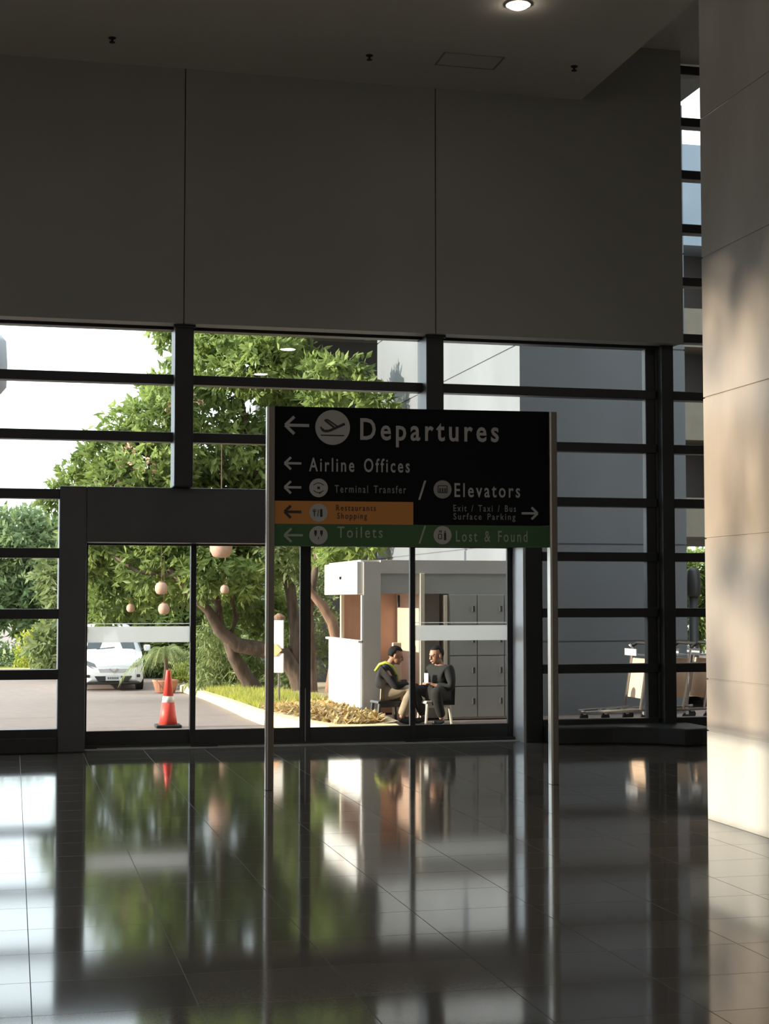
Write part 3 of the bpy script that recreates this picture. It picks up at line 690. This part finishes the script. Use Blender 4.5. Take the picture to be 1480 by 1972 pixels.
# low hedge at the end of the bed
shrub('low_hedge', (4.75, 43.2, -.75), [(4.45,43.2,-.45,.3),(4.75,43.2,-.4,.32),(5.1,43.2,-.45,.3),(4.75,43.3,-.6,.35)], 'leaf_yellow', 'low lime-green hedge at the end of the kerb', 'hedge', 700, .07, .045, 8, 0, 51)
# grass edging and dry leaves
rng = np.random.default_rng(9); V = []; F = []; n0 = 0
for _ in range(2600):
    y = 22.5 + 14.5 * rng.random() ** 1.3; x = kx(y) + .06 + 1.1 * rng.random() ** 1.4; z = bed_z(x, y)
    for k in range(3):
        a = rng.random() * 6.28; hgt = .07 + .1 * rng.random(); wv = np.array([math.cos(a), math.sin(a), 0]) * .009
        b0 = np.array([x, y, z - .01]) + rng.normal(size=3) * .02 * np.array([1, 1, 0]); tip = b0 + np.array([math.cos(a + 1.3) * .05, math.sin(a + 1.3) * .05, hgt])
        V += [b0 - wv, b0 + wv, tip]; F.append((n0, n0+1, n0+2)); n0 += 3
g = raw_mesh('grass', V, F, 'grass'); tag(g, 'yellow-green grass along the kerb of the planting bed', 'grass', kind='stuff')
V = []; F = []; n0 = 0
for _ in range(3200):
    y = 17.95 + 6.6 * rng.random(); x = kx(y) + .15 + (4.35 - kx(y) - .2 if y < 22 else 2.2) * rng.random(); z = bed_z(x, y) + .01 + .03 * rng.random()
    a = rng.random() * 6.28; dv = np.array([math.cos(a), math.sin(a), .5 * rng.normal()]) * .06; sv = np.array([-math.sin(a), math.cos(a), .4 * rng.normal()]) * .028
    b0 = np.array([x, y, z]); V += [b0 - dv, b0 + sv, b0 + dv, b0 - sv]; F += [(n0, n0+1, n0+2), (n0, n0+2, n0+3)]; n0 += 4
g = raw_mesh('leaf_litter', V, F, 'leaf_dry'); tag(g, 'dry yellow-brown fallen leaves on the planting bed', 'fallen leaves', kind='stuff')
# drooping palm beside the van
PB = (3.95, 41.5, -.85)
pm = empty('potted_palm', PB, label='drooping palm in a low pot beside the white van, behind the cone', cat='palm')
MB().lathe([(.20, 0), (.26, .02), (.33, .28), (.35, .30), (.35, .34), (.30, .34), (.28, .29)], 20).build('pot', 'pot', pm, smooth=True)
MB().tube([(0, 0, .25), (.02, 0, .6), (0, .02, .95)], [.08, .06, .05], 10).build('trunk', 'bark', pm, smooth=True)
rng = np.random.default_rng(4)
fr = []
for k in range(26):
    a = k * 2.399 + .3; el = .3 + .9 * rng.random(); V = []; F = []; n0 = 0
    ln = 1.15 + .35 * rng.random(); base = np.array([0, .02, .95]); prev = None; N_ = 16
    pts = []
    for i in range(N_ + 1):
        t = i / N_
        pts.append(base + np.array([math.cos(a) * math.cos(el), math.sin(a) * math.cos(el), math.sin(el)]) * ln * t + np.array([0, 0, -1.0 * ln]) * t * t * .95)
    for i in range(1, N_):
        d0 = pts[i + 1] - pts[i - 1]; d0 /= np.linalg.norm(d0); s0 = np.cross(d0, [0, 0, 1.0]); s0 /= np.linalg.norm(s0) + 1e-9
        for sgn in (-1, 1):
            tip = pts[i] + s0 * sgn * .2 * (1 - .5 * i / N_) + d0 * .16 + np.array([0, 0, -.13]); wv = d0 * .02
            V += [pts[i] - wv, pts[i] + wv, tip]; F.append((n0, n0+1, n0+2)); n0 += 3
    for i in range(N_):
        wv = np.array([math.sin(a), -math.cos(a), 0]) * .012
        V += [pts[i] - wv, pts[i] + wv, pts[i+1] + wv * .7, pts[i+1] - wv * .7]; F.append((n0, n0+1, n0+2, n0+3)); n0 += 4
    raw_mesh('frond', V, F, 'leaf_palm', pm)

# ------------------------------------------------------------------ lanterns hung in the tree
def lantern(x, y, z, r, top, lab, first=[None]):
    if first[0] is None:
        o = empty('lantern', (x, y, z))
        MB().lathe([(.45, -.95), (.75, -.8), (.98, -.35), (1, 0), (.95, .4), (.7, .8), (.4, .95)], 20).build('lamp_shade', 'lantern', o, smooth=True)
        MB().lathe([(.42, .93), (.42, 1.08), (.1, 1.15)], 16).build('cap', 'bark_light', o)
        MB().tube([(0, 0, 1.1), (0, 0, 9)], .05, 6).build('cord', 'bark', o)
        first[0] = o
    else: o = copy_tree(first[0]); o.location = (x, y, z)
    o.scale = (r, r, r)
    tag(o, lab, 'lantern', 'lanterns hanging in the tree')
lantern(4.06, 31.19, 2.66, 0.23, 3.5, 'largest round pinkish lantern hanging just under the door header')
lantern(2.94, 31.92, 1.83, 0.13, 3, 'round pinkish lantern above the orange cone, upper of the two there')
lantern(3.05, 32.5, 1.41, 0.12, 3, 'round pinkish lantern above the orange cone, lower of the two there')
lantern(2.46, 33.75, 1.42, 0.09, 3, 'small pinkish lantern hanging in the tree above the white van')
lantern(4.23, 31.92, 1.81, 0.09, 3, 'small pinkish lantern beside the upright branch of the spreading tree')

# ------------------------------------------------------------------ cone, notice stand, bollard, street lamp
cn = empty('traffic_cone', (1.92, 19.8, 0), label='orange-red traffic cone with a white sleeve on the road outside', cat='traffic cone')
MB().box(-.16, .16, -.16, .16, .0, .035).build('base', 'rubber', cn, bevel=.012)
MB().lathe([(.118, .03), (.097, .17), (.078, .31)], 28).build('body', 'cone', cn, smooth=True)
MB().lathe([(.0785, .31), (.067, .39)], 28).build('reflective_sleeve', 'cone_white', cn, smooth=True)
MB().lathe([(.0665, .39), (.03, .70), (.026, .715), (.02, .715)], 28).build('tip', 'cone', cn, smooth=True)

zst = bed_z(4.05, 24.0)
ns = empty('notice_stand', (3.90, 23.2, bed_z(3.90, 23.2) - .01), R(-30), 'white two-panel notice with an orange arrow on a thin post in the bed', 'sign stand')
MB().lathe([(.11, 0), (.10, .05), (.03, .08)], 16).build('base', 'rubber', ns)
MB().tube([(0, 0, .05), (0, 0, 1.3)], .016, 8).build('post', 'steel_dark', ns)
MB().box(-.085, .085, -.05, -.02, .83, 1.26).build('board', 'board_white', ns, bevel=.006)
MB().box(-.085, .085, -.05, -.02, .47, .76).build('board', 'board_white', ns, bevel=.006)
a = MB(); a.prism([(-.20, .72), (-.20, .90), (-.02, .90), (.07, .81), (-.02, .72)], 'y', -.075, -.055); a.build('arrow_board', 'arrow_orange', ns)
MB().lathe([(.09, 1.27), (.09, 1.31), (.02, 1.36)], 12).build('cap', 'bark_light', ns)

bo = empty('lamp_bollard', (11.9, 26.0, -.25), label='tall black round-topped bollard lamp outside right of the grey pier', cat='bollard')
MB().lathe([(.16, 0), (.16, .06), (.09, .1), (.085, 1.9)], 18).build('post', 'van_black', bo, smooth=True)
MB().lathe([(.10, 1.9), (.13, 1.95), (.13, 2.2), (.11, 2.36), (.05, 2.43)], 18).build('head', 'van_black', bo, smooth=True)

sl = empty('street_lamp', (-.55, 24.0, gz(24.0)), label='grey street lamp head cut off by the left edge of the photo', cat='street lamp')
MB().tube([(0, 0, 0), (0, 0, 5.3)], [.07, .05], 12).build('pole', 'lamp_grey', sl)
MB().box(0, .42, -.04, .04, 5.15, 5.23).build('arm', 'lamp_grey', sl)
MB().lathe([(.06, 4.85), (.14, 4.95), (.15, 5.3), (.13, 5.65), (.06, 5.74)], 16, (.28, 0, 0)).build('lamp_head', 'lamp_grey', sl, smooth=True)

# ------------------------------------------------------------------ white van
vz = gz(42.6)
vn = empty('van', (2.66, 42.6, vz), label='white people-carrier van parked facing the glass doors', cat='van')
def section(y, w, z0, zs_, zr, wr):
    """half outline of a slice: sill, waist, shoulder, roof"""
    return [(w * .93, z0), (w, z0 + .12), (w, zs_ - .1), (w * .985, zs_), (wr, zr - .1), (wr - .1, zr), (0, zr + .03)]
secs = [(0.02, .62, .30, .62, .68, .5), (0.10, .74, .24, .70, .76, .62), (0.28, .82, .20, .80, .88, .70), (0.75, .84, .18, .95, 1.0, .72), (1.05, .845, .18, 1.02, 1.08, .72),
        (1.65, .845, .18, 1.05, 1.66, .62), (2.1, .845, .18, 1.05, 1.74, .64), (3.4, .845, .18, 1.05, 1.75, .64), (4.2, .84, .20, 1.03, 1.66, .62), (4.45, .80, .28, .98, 1.3, .6)]
b = MB(); vs = []; fs = []; K = 0
for y, wv, z0, z1, zr, wr in secs:
    h = section(y, wv, z0, z1, zr, wr); ring = h + [(-x, z) for x, z in h[-2::-1]]
    K = len(ring); vs += [(x, y, z) for x, z in ring]
for i in range(len(secs) - 1):
    for k in range(K):
        k2 = (k + 1) % K; fs.append((i*K+k, i*K+k2, (i+1)*K+k2, (i+1)*K+k))
fs += [tuple(range(K))[::-1], tuple(range((len(secs)-1)*K, len(secs)*K))]
b.add(vs, fs); b.build('body', 'van', vn, bevel=.03, smooth=True)
MB().add([(-.66,1.055,1.10),(.66,1.055,1.10),(.55,1.60,1.635),(-.55,1.60,1.635),(-.66,1.10,1.08),(.66,1.10,1.08),(.55,1.65,1.61),(-.55,1.65,1.61)], [(0,1,2,3),(4,7,6,5),(0,4,5,1),(1,5,6,2),(2,6,7,3),(3,7,4,0)]).build('windscreen', 'van_glass', vn)
for sx in (-1, 1):
    b = MB(); b.add([(sx*.848,1.2,1.08),(sx*.848,3.9,1.08),(sx*.70,3.7,1.58),(sx*.70,1.7,1.58),(sx*.80,1.2,1.08),(sx*.80,3.9,1.08),(sx*.65,3.7,1.58),(sx*.65,1.7,1.58)], [(0,1,2,3),(4,7,6,5),(0,4,5,1),(1,5,6,2),(2,6,7,3),(3,7,4,0)])
    b.build('side_window', 'van_glass', vn)
    hl = MB(); hl.prism([(sx*.44, .62), (sx*.72, .70), (sx*.76, .84), (sx*.50, .74)], 'y', .0, .42); hl.build('headlamp', 'lamp_glass', vn, bevel=.02)
    MB().box(min(sx*.62, sx*.72), max(sx*.62, sx*.72), -.005, .2, .36, .44).build('fog_lamp', 'van_black', vn, bevel=.015)
    MB().tube([(sx*.83, 1.15, 1.05), (sx*.93, 1.15, 1.10)], .03, 8).build('mirror_arm', 'van_black', vn)
    MB().box(min(sx*.90, sx*1.08), max(sx*.90, sx*1.08), 1.10, 1.22, 1.03, 1.2).build('door_mirror', 'van', vn, bevel=.03)
    for yy in (.85, 3.55):
        whl = MB().tube([(sx*.66, yy, .30), (sx*.855, yy, .30)], .31, 24).build('wheel', 'rubber', vn, bevel=.02)
        MB().tube([(sx*.85, yy, .30), (sx*.862, yy, .30)], .2, 20).build('hub_cap', 'chrome', whl)
MB().prism([(-.42, .60), (.42, .60), (.36, .50), (-.36, .50)], 'y', .0, .2).build('grille', 'jamb', vn, bevel=.01)
em = MB(); stroke(em, [(-.11, .60), (0, .50)], .03, -.03, .0); stroke(em, [(0, .50), (.11, .60)], .03, -.03, .0); em.build('emblem', 'chrome', vn)
MB().prism([(-.50, .40), (.50, .40), (.40, .25), (-.40, .25)], 'y', -.015, .2).build('air_intake', 'van_black', vn, bevel=.015)
pt = MB().box(-.20, .20, -.04, -.015, .28, .41).build('number_plate', 'plate', vn)
pk = MB()
for k in range(6): pk.box(-.15 + k*.05, -.118 + k*.05, -.043, -.04, .315, .375)
pk.build('plate_marks', 'plate_ink', pt)
MB().box(-.70, .70, -.01, .3, .19, .235).build('bumper_lip', 'van_black', vn, bevel=.01)
MB().tube([(-.4, 1.02, 1.09), (.1, 1.06, 1.14)], .012, 6).build('wiper', 'van_black', vn)
MB().box(-.06, .06, 1.50, 1.56, 1.50, 1.60).build('rear_view_mirror', 'jamb', vn)

# ------------------------------------------------------------------ kiosk
KX, KY = 4.50, 20.2
ki = empty('kiosk', (KX, KY, 0), label='small service kiosk with white sunlit counter and overhead sign box', cat='kiosk')
MB().box(0, .02, .02, 2.2, 0, 1.05).build('counter', 'kiosk_white', ki)
MB().box(-.05, .03, .0, 2.2, 1.03, 1.06).build('counter_top', 'kiosk_white', ki, bevel=.006)
MB().box(.03, .26, .0, .10, 0, 2.1).build('front_pier', 'kiosk', ki)
MB().box(.0, .03, .0, .06, 0, 1.66).build('corner_post', 'kiosk_white', ki, bevel=.004)
MB().box(.0, .05, 1.34, 1.40, 1.05, 1.67).build('corner_post', 'cream', ki, bevel=.004)
sb = MB().box(-.06, .03, .02, 2.22, 1.67, 2.105).build('sign_box', 'kiosk_white', ki, bevel=.006)
q = MB(); q.disc_y(0, 0, .09, -.002, .002, 20)
q = MB()
for (yy, zz, r) in ((.95, 1.96, .10), (1.08, 1.92, .07)):
    n = 20; q.prism([(yy + r*math.cos(2*math.pi*k/n), zz + r*math.sin(2*math.pi*k/n)) for k in range(n)], 'x', -.064, -.0605)
q.build('sign_mark', 'pastel_a', sb)
q = MB(); q.box(-.064, -.0605, 1.0, 1.5, 1.88, 1.92); q.box(-.063, -.0605, .85, 1.05, 1.76, 1.775); q.build('sign_mark', 'pastel_b', sb)
MB().box(.26, 2.15, .0, .06, 1.95, 2.125).build('fascia', 'kiosk', ki)
MB().box(.26, 2.15, .02, .05, 1.68, 1.95).build('fascia_panel', 'locker', ki)
MB().box(.05, 2.2, 1.40, 1.45, 0, 2.1).build('back_wall', 'kiosk_brown', ki)
MB().box(.82, .86, .06, 1.40, 0, 1.95).build('partition', 'kiosk_brown', ki)
MB().box(0.0, 2.2, .06, 2.2, 2.105, 2.13).build('roof', 'kiosk', ki)
MB().box(.80, .86, -.02, .06, 0, 1.95).build('door_post', 'cream', ki, bevel=.004)
MB().box(.50, .62, .30, .36, 0, 1.02).build('display_stand', 'cream', ki, bevel=.01)
MB().box(.90, 1.15, .30, .34, 0, 1.68).build('inner_panel', 'kiosk', ki)
MB().box(1.13, 1.175, -.02, .04, 0, 1.66).build('door_post', 'cream', ki, bevel=.004)
MB().box(.52, .55, .10, .14, 1.50, 1.66).build('wall_phone', 'van_black', ki, bevel=.008)
MB().box(.30, .36, .5, .56, 1.06, 1.18).build('counter_bottle', 'van_black', ki)
# lockers
lk = empty('locker_bank', (5.70, 20.18, 0), label='grey bank of square luggage lockers beside the kiosk opening', cat='lockers')
MB().box(0, 1.2, .03, .9, 0, 1.68).build('carcass', 'locker', lk)
for cx in range(3):
    for rz in range(4):
        x0 = .012 + cx * .385; z0 = .03 + rz * .412
        dr = MB().box(x0, x0 + .373, 0.0, .032, z0, z0 + .40).build('door', 'locker', lk, bevel=.004)
        MB().box(x0 + .31, x0 + .345, -.018, .0, z0 + .17, z0 + .25).build('lock', 'locker_lock', dr, bevel=.004)

# ------------------------------------------------------------------ stools and people
def stool(loc, m, lab):
    o = empty('stool', loc, R(8), lab, 'stool', 'low plastic stools by the kiosk')
    MB().prism([(-.19, .265), (.19, .265), (.175, .30), (-.175, .30)], 'y', -.15, .15).build('seat', m, o, bevel=.01)
    for sx in (-1, 1):
        for sy in (-1, 1):
            MB().tube([(sx*.15, sy*.12, .27), (sx*.18, sy*.14, 0)], [.022, .018], 8).build('leg', m, o)
    MB().box(-.16, .16, -.145, -.125, .215, .268).build('apron', m, o, bevel=.004)
    return o
stool((5.33, 19.58, 0), 'stool_white', 'low cream plastic stool under the man in the dark green jacket')
stool((4.74, 19.75, 0), 'stool_dark', 'low charcoal stool under the person with the lime strap')

def skin_mesh(name, verts, edges, radii, m, parent, root=0, levels=2):
    me = bpy.data.meshes.new(name); me.from_pydata([tuple(v) for v in verts], edges, [])
    t = bpy.data.objects.new('tmp', me); col.objects.link(t)
    sk = t.modifiers.new('skin', 'SKIN'); sk.use_smooth_shade = True
    sv = me.skin_vertices
    if not sv:
        bm = bmesh.new(); bm.from_mesh(me); bm.verts.layers.skin.verify(); bm.to_mesh(me); bm.free(); sv = me.skin_vertices
    for i, r in enumerate(radii):
        rr = r if hasattr(r, '__len__') else (r, r); sv[0].data[i].radius = rr; sv[0].data[i].use_root = (i == root)
    su = t.modifiers.new('sub', 'SUBSURF'); su.levels = levels; su.render_levels = levels
    dg = bpy.context.evaluated_depsgraph_get(); dg.update()
    out = bpy.data.meshes.new_from_object(t.evaluated_get(dg)); out.name = name
    bpy.data.objects.remove(t)
    for p_ in out.polygons: p_.use_smooth = True
    out.materials.clear(); out.materials.append(M[m])
    o = bpy.data.objects.new(name, out); col.objects.link(o); o.parent = parent
    return o
def chain(lists):
    """lists of [(point, radius), ...]; the first point of a list may be an int index into earlier points"""
    V = []; E = []; Rr = []
    for ch in lists:
        prev = None
        for it in ch:
            if isinstance(it, int): prev = it; continue
            V.append(it[0]); Rr.append(it[1]); i = len(V) - 1
            if prev is not None: E.append((prev, i))
            prev = i
    return V, E, Rr
def person(org, rz, lab, J, mj, mt, sash=False):
    """J: joints in the person's own frame, facing +x"""
    o = empty('person', org, rz, lab, 'person')
    P = {k: Vector(v) for k, v in J.items()}
    mid = lambda a, c_, t=.5: P[a].lerp(P[c_], t)
    hd = P['head']; nk = P['neck']
    fw_ = Vector(J['look']).normalized(); up = ((hd - nk).normalized() * .6 + Vector((0, 0, 1)) * .6).normalized(); sd = up.cross(fw_).normalized(); fw_ = sd.cross(up)
    # skull, face and neck, hands: one continuous skin body underneath the clothes
    L_ = [[(P['pelvis'], .09), (mid('pelvis', 'chest'), .08), (P['chest'], .085), (nk - up*.03, .058), (nk + up*.03, .050), (hd - up*.03, .055)]]
    n = 6
    for s_ in ('l', 'r'):
        k = 1 if s_ == 'l' else -1
        L_.append([2, (P['sh_' + s_], .04), (P['el_' + s_], .036), (P['wr_' + s_], .028)]); wi = n + 2; n += 3
        hv = (P['hand_' + s_] - P['wr_' + s_]).normalized(); sv = hv.cross(Vector((0, 0, 1)))
        sv = sv.normalized() if sv.length > .1 else Vector((0, 1, 0)); dn = hv.cross(sv).normalized()
        if dn.z > 0: dn = -dn
        palm = P['wr_' + s_] + hv * .07; L_.append([wi, (palm, (.036, .018))]); pi_ = n; n += 1
        for q_, (off, ln) in enumerate(((-.028, .065), (-.01, .078), (.009, .074), (.027, .058))):
            kn = palm + hv*.025 + sv*off; L_.append([pi_, (kn, .0095), (kn + hv*ln*.5 + dn*.012, .009), (kn + hv*ln*.75 + dn*.04, .0075)]); n += 3
        th = P['wr_' + s_] + hv*.035 + sv*.035*k; L_.append([wi, (th, .012), (th + hv*.03 + sv*.02*k, .010), (th + hv*.055 + sv*.015*k + dn*.01, .008)]); n += 3
        L_.append([0, (P['hip_' + s_], .06), (P['kn_' + s_], .045), (P['an_' + s_], .036)]); n += 3
    V, E, Rr = chain(L_); bd_ = skin_mesh('body', V, E, Rr, 'skin', o)
    # skull, jaw, nose, brow and ears, fused with the neck into one surface
    bm = bmesh.new(); bm.from_mesh(bd_.data)
    def blob(c_, a, b, c3):
        q = bmesh.ops.create_uvsphere(bm, u_segments=20, v_segments=12, radius=1.0)
        for v in q['verts']: v.co = c_ + fw_ * v.co.x * a + sd * v.co.y * b + up * v.co.z * c3
    blob(hd + up*.02 - fw_*.008, .094, .076, .092); blob(hd - up*.045 + fw_*.028, .062, .056, .066); blob(hd - up*.088 + fw_*.062, .022, .024, .018)
    blob(hd - up*.012 + fw_*.092, .016, .013, .024); blob(hd - up*.03 + fw_*.100, .016, .016, .012); blob(hd + up*.022 + fw_*.072, .018, .05, .012)
    blob(hd - up*.062 + fw_*.086, .010, .022, .009)
    for k in (-1, 1): blob(hd - up*.012 - fw_*.008 + sd*.078*k, .018, .010, .03)
    bm.to_mesh(bd_.data); bm.free()
    rm = bd_.modifiers.new('fuse', 'REMESH'); rm.mode = 'VOXEL'; rm.voxel_size = .0055; rm.use_smooth_shade = True
    dg = bpy.context.evaluated_depsgraph_get(); dg.update()
    fused = bpy.data.meshes.new_from_object(bd_.evaluated_get(dg)); bd_.modifiers.clear(); bd_.data = fused
    fused.materials.clear(); fused.materials.append(M['skin'])
    # jacket with sleeves
    V, E, Rr = chain([[(P['pelvis'] + Vector((0, 0, .02)), .155), (mid('pelvis', 'chest'), .15), (P['chest'], .165), (nk - up*.035, .085)],
                      [2, (P['sh_l'], .085), (mid('sh_l', 'el_l'), .07), (P['el_l'], .064), (mid('el_l', 'wr_l'), .055), (P['wr_l'], .045)],
                      [2, (P['sh_r'], .085), (mid('sh_r', 'el_r'), .07), (P['el_r'], .064), (mid('el_r', 'wr_r'), .055), (P['wr_r'], .045)]])
    skin_mesh('jacket', V, E, Rr, mj, o)
    V, E, Rr = chain([[(P['pelvis'], .15), (P['hip_l'], .11), (mid('hip_l', 'kn_l'), .095), (P['kn_l'], .08), (mid('kn_l', 'an_l'), .068), (P['an_l'] + Vector((0, 0, .03)), .06)],
                      [0, (P['hip_r'], .11), (mid('hip_r', 'kn_r'), .095), (P['kn_r'], .08), (mid('kn_r', 'an_r'), .068), (P['an_r'] + Vector((0, 0, .03)), .06)]])
    skin_mesh('trousers', V, E, Rr, mt, o)
    for s_ in ('l', 'r'):
        a_ = P['an_' + s_]; t_ = P['toe_' + s_]; fl = Vector((0, 0, -1)) * (a_.z - .045)
        h0 = Vector((a_.x, a_.y, .045)); t0 = Vector((t_.x, t_.y, .035))
        V, E, Rr = chain([[(a_ + Vector((0, 0, .01)), .045), (h0, .044), (h0.lerp(t0, .5), (.045, .035)), (t0, (.04, .032))]])
        skin_mesh('shoe', V, E, Rr, 'shoe', o, levels=1)
    # hair cap: crown and back of the head
    bm = bmesh.new(); bmesh.ops.create_uvsphere(bm, u_segments=24, v_segments=16, radius=1.0)
    bmesh.ops.delete(bm, geom=[v for v in bm.verts if v.co.x > 0.2 and v.co.z < 0.5 or v.co.z < -0.7 or (v.co.z < 0.0 and v.co.x > -.05)], context='VERTS')
    for v in bm.verts: v.co = hd + up * .026 - fw_ * .014 + fw_ * v.co.x * .101 + sd * v.co.y * .084 + up * v.co.z * .100
    mh = bpy.data.meshes.new('hair'); bm.to_mesh(mh); bm.free(); mh.materials.append(M['hair'])
    for p_ in mh.polygons: p_.use_smooth = True
    oh = bpy.data.objects.new('hair', mh); col.objects.link(oh); oh.parent = o
    so = oh.modifiers.new('thick', 'SOLIDIFY'); so.thickness = .012
    for k in (-1, 1):
        MB().lathe([(.001, -.007), (.007, 0), (.001, .007)], 8, tuple(hd + up*.004 + fw_*.081 + sd*.028*k)).build('eye', 'hair', o)
    MB().tube([hd - up*.061 + fw_*.090 - sd*.018, hd - up*.063 + fw_*.097, hd - up*.061 + fw_*.090 + sd*.018], [.004, .006, .004], 6).build('mouth', 'kiosk_brown', o)
    return o, P
man, P = person((5.42, 19.55, 0), R(-158), 'person in a dark green jacket sitting hunched on a cream stool', {
    'pelvis': (.02, 0, .41), 'chest': (.02, 0, .66), 'neck': (.05, 0, .775), 'head': (.09, .0, .885), 'look': (1, 0.0, -.30),
    'sh_l': (.02, .19, .70), 'sh_r': (.02, -.19, .70), 'el_l': (.04, .27, .47), 'el_r': (.05, -.26, .47), 'wr_l': (.17, .11, .50), 'wr_r': (.17, -.09, .50),
    'hand_l': (.24, .05, .53), 'hand_r': (.24, -.03, .53), 'hip_l': (.06, .10, .40), 'hip_r': (.06, -.10, .40), 'kn_l': (.33, .30, .44), 'kn_r': (.31, -.18, .44),
    'an_l': (.20, .26, .07), 'an_r': (.18, -.15, .07), 'toe_l': (.36, .28, .03), 'toe_r': (.33, -.16, .03)}, 'jacket', 'trousers')
pp = empty('phone', (5.42 + .25*math.cos(R(-158)), 19.55 + .25*math.sin(R(-158)), .525), R(-158), 'small pale grey phone held up in the hands of the seated man', 'phone')
MB().box(-.006, .006, -.042, .046, 0, .13).build('case', 'paper', pp, bevel=.004)
MB().box(-.0075, -.006, -.036, .040, .008, .122).build('screen', 'kiosk', pp)
wom, P = person((4.72, 19.78, 0), R(-12), 'person in dark top, khaki trousers and lime strap sitting on a charcoal stool', {
    'pelvis': (0, 0, .41), 'chest': (.0, 0, .66), 'neck': (.07, 0, .775), 'head': (.14, 0, .875), 'look': (1, 0, -.5),
    'sh_l': (.0, .17, .70), 'sh_r': (.0, -.17, .70), 'el_l': (.12, .21, .48), 'el_r': (.13, -.21, .48), 'wr_l': (.30, .11, .52), 'wr_r': (.30, -.12, .52),
    'hand_l': (.40, .06, .52), 'hand_r': (.40, -.07, .52), 'hip_l': (.05, .09, .40), 'hip_r': (.05, -.09, .40), 'kn_l': (.36, .12, .46), 'kn_r': (.34, -.16, .46),
    'an_l': (.24, .13, .07), 'an_r': (.20, -.18, .07), 'toe_l': (.40, .13, .03), 'toe_r': (.35, -.19, .03)}, 'navy', 'khaki')
b = MB(); b.tube([(-.13, -.06, .68), (-.07, -.11, .765), (.0, -.135, .79), (.085, -.14, .74), (.15, -.09, .62), (.16, -.02, .50)], [.016, .02, .022, .022, .02, .016], 8); b.build('shoulder_strap', 'lime', wom, smooth=True)

# ------------------------------------------------------------------ nested luggage trolleys
def trolley():
    o = empty('luggage_trolley', (0, 0, 0))
    f = MB()
    for sy in (-.26, .26): f.tube([(0, sy*.55, .13), (.75, sy, .16), (.80, sy, .17)], .018, 8)
    f.tube([(0, -.143, .13), (0, .143, .13)], .018, 8); f.tube([(.35, -.2, .145), (.35, .2, .145)], .014, 8)
    f.build('frame', 'steel_dark', o, smooth=True)
    for sy in (-.27, .27): MB().tube([(.72, sy, .16), (.84, sy, .95), (.80, sy, 1.0)], .016, 8).build('upright', 'steel', o, smooth=True)
    bd = MB(); bd.add([(.755, -.25, .30), (.755, .25, .30), (.835, .25, .82), (.835, -.25, .82), (.775, -.25, .30), (.775, .25, .30), (.855, .25, .82), (.855, -.25, .82)], [(0,3,2,1),(4,5,6,7),(0,1,5,4),(1,2,6,5),(2,3,7,6),(3,0,4,7)])
    bd.build('back_board', 'trolley_board', o, bevel=.006)
    MB().tube([(.84, -.29, .97), (.92, -.29, 1.02), (.92, .29, 1.02), (.84, .29, .97)], .02, 8).build('handle', 'rubber', o, smooth=True)
    bk = MB(); bk.box(.70, .83, -.2, .2, .86, .88); bk.box(.70, .715, -.2, .2, .88, .95); bk.build('basket', 'jamb', o)
    for (x, y) in ((.04, 0), (.78, -.25), (.78, .25)):
        MB().tube([(x, y - .02, .055), (x, y + .02, .055)], .055, 14).build('wheel', 'rubber', o)
        MB().box(x - .02, x + .02, y - .03, y + .03, .09, .135).build('caster_fork', 'jamb', o)
    return o
tr0 = trolley()
for k in range(4):
    o = tr0 if k == 0 else copy_tree(tr0)
    o.location = (7.29 + k * .30, 19.45, 0); o.rotation_euler = (0, 0, R(0))
    tag(o, ['frontmost nested luggage trolley, the one whose back board catches the sun left of the mullion',
            'second luggage trolley of the nested row, mostly behind the dark mullion',
            'third luggage trolley of the nested row, just right of the mullion',
            'last luggage trolley of the nested row, beside the pillar edge'][k], 'trolley', 'nested luggage trolleys')
